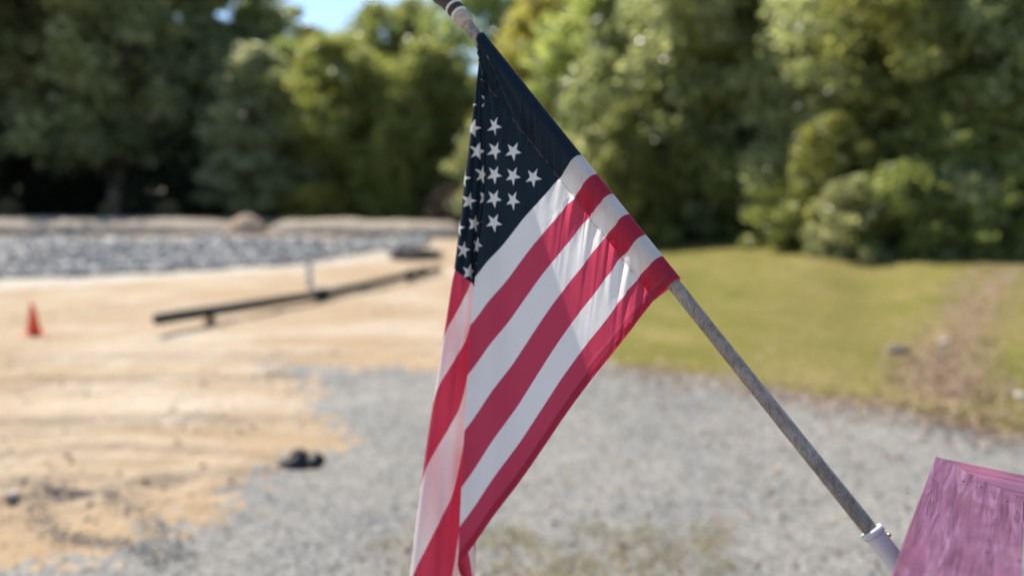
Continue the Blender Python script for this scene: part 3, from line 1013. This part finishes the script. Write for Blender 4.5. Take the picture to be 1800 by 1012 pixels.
CAPZ = CAMH - 0.56
cc = pl(1645, 800, CAPZ); cb = pl(1565, 1012, CAPZ); cr_ = pl(1800, 832, CAPZ)
ud = (cc - cb) / np.linalg.norm(cc - cb)                 # board running towards the viewer: its far direction
vd = (cr_ - cc) / np.linalg.norm(cr_ - cc)
nd = np.array([ud[1], -ud[0], 0])                        # across that board, to the right
WB = 0.162
ang = math.atan2(ud[1], ud[0])
rail = tag(empty('deck_railing', (cc[0], cc[1], 0), ang), 'weathered purple painted deck railing corner at lower right', 'railing')
# local frame of the railing: x along ud, y to the left of it
def loc2(p):
    d = np.array(p) - cc
    return (d @ ud, -(d @ nd))
vx, vy = loc2(cc + vd)                                   # the second board's direction, local
# mitre: inner corner where the two inner edges meet
vn = np.array([vy, -vx]);  vn = vn if vn[0] < 0 else -vn  # inward normal of the outer far edge
# inner edge of board 1: y = -WB ; inner edge of board 2: vn . p = WB
xi = (WB - vn[1] * (-WB)) / vn[0]
kx, ky = loc2(pl(1678, 914, CAPZ))
KNOT = (kx * 0.62, ky * 1.35, 0.0)
M['purple'] = purple_material()


def board(name, outline, z0, z1, direction, parent):
    """local outline; the object's x axis is turned along the grain"""
    a_ = math.atan2(direction[1], direction[0])
    ca, sa = math.cos(-a_), math.sin(-a_)
    bm = prism([(p[0] * ca - p[1] * sa, p[0] * sa + p[1] * ca) for p in outline], z0, z1, 0.0)
    bmesh.ops.subdivide_edges(bm, edges=list(bm.edges), cuts=6, use_grid_fill=True)
    bmesh.ops.triangulate(bm, faces=[f for f in bm.faces if len(f.verts) > 4])
    sharp = [e_ for e_ in bm.edges if len(e_.link_faces) == 2 and e_.calc_face_angle(0) > 0.5]
    bmesh.ops.bevel(bm, geom=sharp, offset=0.0025, segments=2, affect='EDGES', profile=0.55)
    for v in bm.verts:
        w_ = 0.0011
        v.co.x += w_ * float(vnoise(np.array([v.co.y * 60]), np.array([v.co.z * 60]), 7)[0])
        v.co.y += w_ * float(vnoise(np.array([v.co.x * 25]), np.array([v.co.z * 60]), 8)[0])
        v.co.z += 0.0008 * float(vnoise(np.array([v.co.x * 20]), np.array([v.co.y * 60]), 9)[0])
    o = bm_obj(name, bm, M['purple'], parent)
    o.rotation_euler = (0, 0, a_)
    return o


Zt = CAPZ
g1 = 0.0009
b1 = board('cap_board', [(-1.5, 0), (-0.0 - g1, 0), (xi - g1, -WB), (-1.5, -WB)], Zt - 0.038, Zt, (1, 0), rail)
end2 = np.array([vx, vy]) * 1.5
b2 = board('cap_board', [(0.0 + g1, 0), tuple(end2), tuple(end2 + vn * WB), (xi + g1, -WB)], Zt - 0.0415, Zt - 0.0035, (vx, vy), rail)
bm_obj('post', prism([(-0.135, -0.028), (-0.045, -0.028), (-0.045, -0.118), (-0.135, -0.118)], 0.0, Zt - 0.039, 0.004), M['purple'], rail)
bm_obj('post', prism([(-0.395, -0.028), (-0.305, -0.028), (-0.305, -0.118), (-0.395, -0.118)], 0.0, Zt - 0.039, 0.004), M['purple'], rail)
bm_obj('post', prism([(-1.40, -0.028), (-1.31, -0.028), (-1.31, -0.118), (-1.40, -0.118)], 0.0, Zt - 0.039, 0.004), M['purple'], rail)
bm_obj('top_rail', prism([(-1.30, -0.055), (-0.40, -0.055), (-0.40, -0.093), (-1.30, -0.093)], Zt - 0.13, Zt - 0.0395, 0.003), M['purple'], rail)
bm_obj('bottom_rail', prism([(-1.30, -0.055), (-0.40, -0.055), (-0.40, -0.093), (-1.30, -0.093)], Zt - 0.98, Zt - 0.89, 0.003), M['purple'], rail)
for i in range(7):
    x0 = -1.20 + i * 0.12
    bm_obj('baluster', prism([(x0, -0.056), (x0 + 0.036, -0.056), (x0 + 0.036, -0.092), (x0, -0.092)], Zt - 0.889, Zt - 0.131, 0.002), M['purple'], rail)
M['nail'] = plain('nail_steel', (0.11, 0.085, 0.075), 0.6, 0.4, 300, 0.4, 0.2, 0.0005, 0.3)
for (px, py, rr) in ((1692, 845, .0042), (1723, 855, .0034), (1769, 879, .003), (1749, 912, .003), (1732, 970, .0038), (1790, 985, .003)):
    lx, ly = loc2(pl(px, py, CAPZ))
    MB().add(*[(V := lathe([(rr * 1.0, -.004), (rr, .0006), (rr * .8, .0013), (rr * .3, .0015)], 10))[0], V[1]]).build('nail_head', M['nail'], rail, True).location = (lx, ly, Zt)

# ------------------------------------------------------------------ flag pole
DT, D0, DQ = 1.77, 1.52, 1.325
T = at(848, 55, DT); P0 = at(1195, 488, D0); Q = at(1534, 936, DQ)
e1 = (P0 - T); HOIST = np.linalg.norm(e1); e1 /= HOIST
U = HOIST / 13.0
RP = 0.0142
F1 = np.array([math.sin(R(-2.9)), 0.0, -1.0]); F1 /= np.linalg.norm(F1)
TH1 = math.acos(e1 @ F1)
e2 = F1 - e1 * (F1 @ e1); e2 /= np.linalg.norm(e2)
nA = np.cross(e1, e2)
if nA @ (C0 - T) < 0: nA = -nA


def pole_material():
    t = NT('weathered_pole')
    v = t.coord('Object', scale=(1, 1, 0.16))
    vg = t.coord('Object', scale=(1, 1, 0.10))
    n1 = t.noise(vg, 160, 5, 0.7, 0.3)
    n2 = t.noise(t.coord('Object'), 22, 5, 0.65)
    sp = t.noise(t.coord('Object', scale=(1, 1, 0.5)), 420, 3, 0.6)
    c = t.ramp(n2, [(0.3, (0.165, 0.130, 0.102)), (0.55, (0.275, 0.235, 0.20)), (0.75, (0.40, 0.36, 0.32))])
    c = t.mix(t.ramp(n1, [(0.38, 0.6), (0.52, 0.0)]), c, (0.10, 0.085, 0.07))
    c = t.mix(t.ramp(sp, [(0.58, 0.0), (0.66, 0.8)]), c, (0.48, 0.43, 0.36))
    h = t.math('ADD', n1, t.math('MULTIPLY', sp, 0.7))
    return t.pbr(c, 0.75, t.bump(h, 0.7, 0.0018), 0.3)


M['pole'] = pole_material()
M['ferrule'] = plain('ferrule_tan', (0.42, 0.35, 0.28), 0.55, 0.3, 120, 0.35, 0.3, 0.0006)
M['ferrule_white'] = plain('ferrule_white', (0.66, 0.63, 0.58), 0.45, 0.15, 120, 0.4, 0.2, 0.0004)
M['ferrule_dark'] = plain('ferrule_dark', (0.05, 0.042, 0.038), 0.6, 0.4, 90, 0.3, 0.3, 0.0006)

axT = T + e2 * RP * 1.35
axP0 = P0 + e2 * RP * 1.35
Ls = np.linalg.norm(Q - axT)


def pole_pt(t):                  # t metres from the flag top; a slight bow below the flag
    if t <= HOIST: return axT + e1 * t
    k = (t - HOIST) / (Ls - HOIST)
    lin = axP0 + (Q - axP0) * k
    tang = axP0 + e1 * (t - HOIST)
    w = sstep(0, 1, k)
    return tang * (1 - w) * 0.55 + lin * (1 - (1 - w) * 0.55)


pole = tag(empty('flagpole', tuple(Q)), 'weathered grey wooden flagpole slanting up to the left', 'flagpole')
ts = np.concatenate([np.linspace(-0.085, HOIST, 40), np.linspace(HOIST, Ls + 0.06, 60)[1:]])
pts = [pole_pt(t) - Q for t in ts]
rad = [RP * (0.985 + 0.012 * math.sin(t * 40) + 0.01 * math.sin(t * 97)) for t in ts]
MB().tube(pts, rad, 28).build('shaft', M['pole'], pole, True)


def ring_lathe(name, prof, mat, parent):
    """prof: (t along axis from the flag top, radius)"""
    mb = MB()
    a0 = np.cross(e1, [0, 0, 1.0]); a0 /= np.linalg.norm(a0); b0 = np.cross(e1, a0)
    n = 32
    V = [axT + e1 * t + r * (a0 * math.cos(2 * math.pi * j / n) + b0 * math.sin(2 * math.pi * j / n)) - Q for t, r in prof for j in range(n)]
    Fc = [(k * n + j, k * n + (j + 1) % n, (k + 1) * n + (j + 1) % n, (k + 1) * n + j) for k in range(len(prof) - 1) for j in range(n)]
    Fc += [tuple(range(n))[::-1], tuple(range((len(prof) - 1) * n, len(prof) * n))]
    return mb.add(V, Fc).build(name, mat, parent, True)


fin = ring_lathe('finial', [(-0.098, .020), (-0.104, .0215), (-0.118, .0215), (-0.124, .0225), (-0.140, .0235), (-0.165, .030), (-0.190, .034), (-0.215, .032), (-0.236, .022), (-0.248, .008)], M['ferrule_dark'], pole)
ring_lathe('tan_collar', [(-0.048, .0152), (-0.050, .0176), (-0.060, .0186), (-0.066, .0186), (-0.068, .0172), (-0.071, .0172), (-0.073, .0198), (-0.080, .0203), (-0.082, .018)], M['ferrule'], pole)
ring_lathe('white_ring', [(-0.0825, .0185), (-0.084, .0208), (-0.0885, .0212), (-0.090, .019)], M['ferrule_white'], pole)
ring_lathe('dark_ring', [(-0.0902, .018), (-0.0915, .0200), (-0.0975, .0202), (-0.0978, .018)], M['ferrule_dark'], pole)
ring_lathe('white_ring', [(-0.1065, .0216), (-0.108, .0229), (-0.1125, .0231), (-0.114, .0216)], M['ferrule_white'], pole)

# bracket on the post
M['bracket'] = plain('white_plastic', (0.62, 0.61, 0.60), 0.5, 0.08, 60, 0.4, 0.15, 0.0006)
M['brass'] = plain('brass_screw', (0.55, 0.36, 0.10), 0.35, 0.3, 200, 0.5, 0.2, 0.0004, 0.9)
pd = (pole_pt(Ls) - pole_pt(Ls - 0.02)); pd /= np.linalg.norm(pd)
brk = tag(empty('pole_bracket', tuple(Q)), 'white socket bracket holding the pole foot on the purple railing', 'bracket')
mb = MB()
mb.tube([np.zeros(3) + pd * t for t in (-0.002, 0.012, 0.05, 0.10, 0.115)], [0.0185, 0.0186, 0.0180, 0.0172, 0.0165], 32)
mb.build('socket', M['bracket'], brk, True)
# rim: an open ring round the shaft
n = 36
a0 = np.cross(pd, [0, 0, 1.0]); a0 /= np.linalg.norm(a0); b0 = np.cross(pd, a0)
prof = [(-0.0035, .0153), (-0.006, .0168), (-0.006, .0205), (-0.004, .0216), (0.004, .0216), (0.006, .0200), (0.006, .0180)]
V = [pd * t + r * (a0 * math.cos(2 * math.pi * j / n) + b0 * math.sin(2 * math.pi * j / n)) for t, r in prof for j in range(n)]
Fc = [(k * n + j, k * n + (j + 1) % n, (k + 1) * n + (j + 1) % n, (k + 1) * n + j) for k in range(len(prof) - 1) for j in range(n)]
MB().add(V, Fc).build('socket_rim', M['bracket'], brk, True)
sdir = np.array([0.75, 0.15, 0.35]); sdir = sdir - pd * (sdir @ pd); sdir /= np.linalg.norm(sdir)
sp0 = pd * 0.018 + sdir * 0.018
MB().tube([sp0, sp0 + sdir * 0.006, sp0 + sdir * 0.007], [0.0035, 0.0035, 0.002], 12).build('screw', M['brass'], brk, True)
# flange that reaches the post face, under the cap
pf = np.array([*(cc[:2]), 0]) + ud * (-0.35) + nd * 0.027 + np.array([0, 0, Zt - 0.16])
pe = Q + pd * 0.10
mb = MB(); mb.tube([pe - Q, (pe * .4 + pf * .6) - Q, pf - Q - nd * 0.004], [0.016, 0.017, 0.03], 16); mb.build('arm', M['bracket'], brk, True)
bm = prism([(-.035, -.004), (.035, -.004), (.035, .004), (-.035, .004)], -0.06, 0.06, 0.003)
o = bm_obj('mounting_plate', bm, M['bracket'], brk); o.rotation_euler = (0, 0, ang); o.location = tuple(pf - Q - nd * 0.005)

# ------------------------------------------------------------------ flag: cloth gathered at the upper hoist corner hangs as a folded cone
FLY = 23.0        # all cloth coordinates in stripe widths
SW = 1.27         # sleeve width
CF = 9.0         # canton fly edge


def dirv(phi, psi):
    v = np.array([math.tan(R(phi)), math.tan(R(psi)), -1.0])
    return v / np.linalg.norm(v)


PATH = [(-2.9, 0.0), (-2.75, 0.65), (-2.1, 1.7), (-1.55, 3.6), (-1.2, 5.0), (-1.05, 6.2), (-1.25, 6.9), (-1.75, 6.8), (-2.1, 5.8), (-2.45, 4.6), (-2.9, 2.6),
        (-3.3, 1.5), (-3.7, 1.4), (-3.95, 2.3), (-4.15, 3.2), (-4.4, 3.1), (-4.7, 1.9), (-5.1, 1.5), (-5.45, 2.2), (-5.65, 3.0), (-5.9, 2.9), (-6.2, 1.9), (-6.7, 1.6), (-7.2, 2.2), (-7.55, 3.0), (-7.6, 3.9), (-7.1, 4.9), (-6.0, 6.2), (-5.2, 8.2),
        (-4.6, 10.6), (-4.2, 13.0), (-4.0, 15.5), (-3.9, 18.0), (-4.4, 20.0)]
# lower down the small gathers open out into one broad fold
PATH2 = [(-2.9, 0.0), (-2.75, 0.65), (-2.1, 1.7), (-1.55, 3.6), (-1.2, 6.0), (-1.05, 7.8), (-1.3, 8.7), (-1.8, 8.5), (-2.15, 7.0), (-2.5, 4.6), (-2.9, 2.6),
         (-3.5, 1.4), (-4.3, 1.15), (-5.0, 1.6), (-5.7, 1.7), (-6.5, 1.6), (-7.2, 2.2), (-7.55, 3.0), (-7.6, 3.9), (-7.1, 4.9), (-6.0, 6.2), (-5.2, 8.2),
         (-4.6, 10.6), (-4.2, 13.0), (-4.0, 15.5), (-3.9, 18.0), (-4.4, 20.0)]


def catmull(P, n):
    P = np.array(P, float)
    P = np.vstack([2 * P[0] - P[1], P, 2 * P[-1] - P[-2]])
    out = []
    for i in range(1, len(P) - 2):
        for k in range(n):
            t = k / n
            a_, b_, c_, d_ = P[i - 1], P[i], P[i + 1], P[i + 2]
            out.append(0.5 * ((2 * b_) + (-a_ + c_) * t + (2 * a_ - 5 * b_ + 4 * c_ - d_) * t * t + (-a_ + 3 * b_ - 3 * c_ + d_) * t ** 3))
    out.append(P[-2])
    return np.array(out)


lead = np.array([math.sin(TH1 - a_) / math.sin(TH1) * e1 + math.sin(a_) / math.sin(TH1) * F1 for a_ in np.linspace(0, TH1, 90)])[:-1]


def dir_curve(path):
    dv = np.vstack([lead, np.array([dirv(*q) for q in catmull(path, 10)])])
    arc = np.concatenate([[0], np.cumsum(np.arccos(np.clip((dv[1:] * dv[:-1]).sum(1), -1, 1)))])
    return dv, arc


CURVES = [dir_curve(PATH), dir_curve(PATH2)]


def dth(th, r):
    out = []
    for dv, arc in CURVES:
        tt_ = np.clip(th, 0, arc[-1])
        out.append(np.stack([np.interp(tt_, arc, dv[:, k]) for k in range(3)], -1))
    w = sstep(6.5, 13.0, r)[..., None]
    d = out[0] * (1 - w) + out[1] * w
    return d / np.linalg.norm(d, axis=-1, keepdims=True)


def plane_dir(a_):
    a_ = np.asarray(a_)
    return (np.sin(TH1 - a_) / math.sin(TH1))[..., None] * e1 + (np.sin(a_) / math.sin(TH1))[..., None] * F1


def sag(s, f):
    k = 0.205 * np.clip((s - 6.2) / 4.6, 0, 1) ** 1.1
    x_ = np.maximum(f - SW, 0)
    return k * x_ * x_ / (x_ + 0.15)


def cloth_raw(s, f):
    s = s + sag(s, f)                                                           # the bias of the cloth gives below the seam
    r = np.hypot(s, f); th = np.arctan2(f, np.maximum(s, 1e-6))
    dl = R(5.8) * np.exp(-((r - 4.2) / 4.6) ** 2) * np.clip(r / 1.2, 0, 1)    # near the gather the first fold comes sooner
    k = sstep(0, R(1.5), th - (TH1 - dl))                                       # 0 on the flat front panel, 1 in the folds
    off = plane_dir(TH1 - dl) - plane_dir(TH1 + 0 * dl)
    fade = sstep(TH1 + R(25), TH1 + R(12), th + dl)
    d = np.where((th < TH1 - dl)[..., None], dth(th, r), dth(th + dl, r) + off * fade[..., None])
    d = d / np.linalg.norm(d, axis=-1, keepdims=True)
    P = T + d * (r * U)[..., None]
    P[..., 0] -= U * 0.30 * sstep(TH1 - 0.1, 1.2, th) * sstep(9, 20, r)         # the breeze swings the lower fly left
    return P


def cloth(s, f, lift=0.0, bulge=1.0):
    s = np.asarray(s, float); f = np.asarray(f, float)
    se = s + sag(s, f)
    r = np.hypot(se, f); th = np.arctan2(f, np.maximum(se, 1e-6))
    P = cloth_raw(s, f)
    h = 0.01
    ds = cloth_raw(s + h, f) - cloth_raw(np.maximum(s - h, 0), f)
    df = cloth_raw(s, f + h) - cloth_raw(s, np.maximum(f - h, 0))
    N = np.cross(ds, df)
    N = N / (np.linalg.norm(N, axis=-1, keepdims=True) + 1e-12)
    if (nA @ np.cross(e1, e2)) < 0: N = -N
    inA = sstep(TH1, TH1 - 0.10, th)                        # front panel only
    # sleeve bulging round the pole
    rp = RP / U * 1.35
    prof = np.where(f < rp, np.sqrt(np.maximum(0, rp * rp - (rp - f) ** 2)), rp * np.clip((SW - f) / (SW - rp), 0, 1) ** 1.15)
    D = bulge * prof * sstep(1.15, 0.75, th) * (1 if bulge > 0 else 1)
    if bulge > 0:
        # soft radial drape of the front panel
        D = D + inA * sstep(SW, SW + 2.2, f) * (0.0065 * r * np.sin(th * 17 + 0.5) + 0.0035 * r * np.sin(th * 41 + 1.1) * sstep(9, 3, r) + 0.010 * r * sstep(0.55, 0.80, th) * np.sin(th * 30))
        # a plumb crease drops from the seam and turns the strip beside the sleeve to the light
        fr = SW + 0.22 + np.maximum(0, se - 5.7) * 0.40
        fF = np.maximum(se * math.tan(TH1), fr + 0.5)
        ta = (f - SW) / (fr - SW); tb = (fF - f) / (fF - fr)
        kk = 0.05
        hm = np.clip(0.5 + 0.5 * (tb - ta) / kk, 0, 1)
        tri = tb * (1 - hm) + ta * hm - kk * hm * (1 - hm)
        D = D + np.clip(tri, 0, 1) * 0.12 * (fr - SW) * sstep(5.7, 7.5, se) * (f > SW)
        # gathers fanning out of the upper corner
        D = D + sstep(0.10, 0.25, th) * inA * 0.034 * r * (np.sin(th * 26 + 0.8) * 0.6 + np.sin(th * 47 + 0.3 * r) * 0.4) * sstep(6.5, 1.5, r)
        # pucker wrinkles either side of the sleeve seam, hanging plumb
        q = s - 0.75 * f
        wr = 0.6 * (0.5 - 1.6 * np.abs(vnoise(q * 2.4, f * 0.3, 201, 1))) + 0.4 * (0.5 - 1.6 * np.abs(vnoise(q * 4.6, f * 0.6, 202, 1)))
        env = np.exp(-np.abs(f - SW) / 0.9) * (0.35 + 0.65 * (vnoise(s * 0.7, 0 * s, 203) > -0.2)) * np.clip((f - 0.12) / 0.4, 0, 1)
        D = D + inA * 0.28 * wr * env
        # broad soft wrinkles and small creases everywhere
        D = D + 0.022 * vnoise((s - 0.9 * f) * 0.55, (s + f) * 0.10, 204, 2) * sstep(0.3, 3.0, r) * sstep(SW * 0.8, SW + 1.5, f)
        D = D + 0.008 * vnoise((s - 0.8 * f) * 2.2, (s + f) * 0.5, 205, 3) * sstep(SW * 0.8, SW + 1.0, f)
        # hem along the lower edge, slightly rolled
        D = D + 0.016 * np.exp(-((s - 12.93) / 0.05) ** 2) + 0.012 * np.exp(-((s - 12.62) / 0.05) ** 2) * -1 + 0.012 * vnoise(f * 3.2, 0 * s, 206, 2) * sstep(12.4, 12.9, s)
    return P + N * ((D * U) + lift)[..., None]


def fabric(name, col, trans, col_t=None):
    t = NT(name)
    v = t.coord('Object')
    nz = t.noise(v, 600, 2, 0.6)
    big = t.noise(v, 6, 4, 0.6)
    c = t.mix(nz, tuple(x * 0.72 for x in col), tuple(min(0.95, x * 1.24) for x in col))
    c = t.mix(t.math('MULTIPLY', big, 0.22), c, tuple(x * 0.75 for x in col))
    d = t.n('ShaderNodeBsdfPrincipled')
    t.l(c, d.inputs['Base Color'])
    d.inputs['Roughness'].default_value = 0.75
    d.inputs['Specular IOR Level'].default_value = 0.12
    d.inputs['Sheen Weight'].default_value = 0.03
    wv = t.noise(v, 55, 5, 0.65, 0.4)
    bp = t.bump(t.math('ADD', wv, t.math('MULTIPLY', nz, 0.12)), 0.28, 0.003)
    t.l(bp, d.inputs['Normal'])
    tr = t.n('ShaderNodeBsdfTranslucent')
    t.l(bp, tr.inputs['Normal'])
    if col_t is None:
        t.l(c, tr.inputs['Color'])
    else:
        tr.inputs['Color'].default_value = (*col_t, 1)
    mx = t.n('ShaderNodeMixShader'); mx.inputs[0].default_value = trans
    t.l(d.outputs[0], mx.inputs[1]); t.l(tr.outputs[0], mx.inputs[2])
    t.l(mx.outputs[0], t.out.inputs[0])
    return t.m


M['flag_red'] = fabric('flag_red', (0.44, 0.044, 0.092), 0.52, (0.68, 0.075, 0.145))
M['flag_white'] = fabric('flag_white', (0.78, 0.78, 0.79), 0.50, (0.90, 0.88, 0.87))
M['flag_blue'] = fabric('flag_blue', (0.007, 0.019, 0.031), 0.12)
M['star'] = fabric('star_white', (0.80, 0.81, 0.79), 0.2)
M['thread'] = plain('thread', (0.24, 0.10, 0.13), 0.8, 0.2, 200, 0.2, 0.1, 0.0003)

flag = tag(empty('flag', tuple(T)), 'red, white and blue flag with stars and stripes drooping from the slanted pole', 'flag')


def sheet(name, s0, s1, f0, f1, mat, parent, ds=0.05, df=0.07, **kw):
    ns = max(2, int(round((s1 - s0) / ds)) + 1); nf = max(2, int(round((f1 - f0) / df)) + 1)
    ss, ff = np.meshgrid(np.linspace(s0, s1, ns), np.linspace(f0, f1, nf), indexing='ij')
    P = cloth(ss, ff, **kw) - T
    return link(name, mesh_np(name, P.reshape(-1, 3), grid_faces(ns, nf)), mat, parent, True)


canton = sheet('canton', 0.0, 7.0, 0.0, CF, M['flag_blue'], flag, 0.04, 0.04)
canton['label'] = 'dark navy canton with white stars'
for k in range(13):
    nm, mt = (('red_stripe', M['flag_red']) if k % 2 == 0 else ('white_stripe', M['flag_white']))
    sheet(nm, k, k + 1, CF if k < 7 else 0.0, FLY, mt, flag)
sheet('hem', 12.70, 13.0, 0.0, FLY, M['flag_red'], flag, lift=-0.0016)
# the back half of the pole sleeve
BK = [('sleeve_back', 0.35, 7.0, M['flag_blue'])] + [('sleeve_back', float(k), k + 1.0, M['flag_red'] if k % 2 == 0 else M['flag_white']) for k in range(7, 13)]
for nm, a_, b_, mt in BK:
    sheet(nm, a_, b_, 0.0, SW, mt, flag, 0.1, 0.05, bulge=-1.0)
# stars
STAR = []
for k in range(10):
    a_ = math.pi / 2 + k * math.pi / 5
    rr = 0.395 if k % 2 == 0 else 0.395 * 0.385
    STAR.append((-rr * math.sin(a_), rr * math.cos(a_)))        # (s, f): one point towards the top edge
m_ = 7
for row in range(9):
    for col in range(6 if row % 2 == 0 else 5):
        cs = 0.40 + 0.717 * row
        cf = SW + 0.85 + 0.655 * (2 * col + (row % 2))
        Vs, Vf, Fc = [], [], []
        for k in range(10):
            p1, p2 = STAR[k], STAR[(k + 1) % 10]
            base = len(Vs)
            idx = {}
            for i in range(m_ + 1):
                for j in range(m_ + 1 - i):
                    idx[(i, j)] = base + len(idx)
                    Vs.append(cs + p1[0] * i / m_ + p2[0] * j / m_); Vf.append(cf + p1[1] * i / m_ + p2[1] * j / m_)
            for i in range(m_):
                for j in range(m_ - i):
                    Fc.append((idx[(i, j)], idx[(i + 1, j)], idx[(i, j + 1)]))
                    if i + j < m_ - 1:
                        Fc.append((idx[(i + 1, j)], idx[(i + 1, j + 1)], idx[(i, j + 1)]))
        P = cloth(np.array(Vs), np.array(Vf), lift=0.0009) - T
        link('star', mesh_np('star', P, np.array(Fc)), M['star'], canton, True)


def stitches(name, sf, parent, mat, w=0.010, lift=0.0012):
    """dashes along a polyline of cloth coordinates"""
    V, Fc = [], []
    for (s_a, f_a, s_b, f_b) in sf:
        t = np.array([s_b - s_a, f_b - f_a]); t = t / np.linalg.norm(t)
        nrm = np.array([-t[1], t[0]]) * w
        o = len(V)
        for sgn, (a_, b_) in ((1, (s_a, f_a)), (-1, (s_a, f_a)), (-1, (s_b, f_b)), (1, (s_b, f_b))):
            V.append((a_ + sgn * nrm[0], b_ + sgn * nrm[1]))
        Fc.append((o, o + 1, o + 2, o + 3))
    V = np.array(V)
    P = cloth(V[:, 0], V[:, 1], lift=lift) - T
    return link(name, mesh_np(name, P, np.array(Fc)), mat, parent)


stitches('seam_stitching', [(q, SW, q + 0.055, SW + 0.008 * math.sin(q * 9)) for q in np.arange(1.2, 12.95, 0.075)], flag, M['thread'], 0.010)
stitches('hem_stitching', [(12.70, q, 12.70, q + 0.055) for q in np.arange(0.1, 12.2, 0.075)], flag, M['thread'], 0.012)
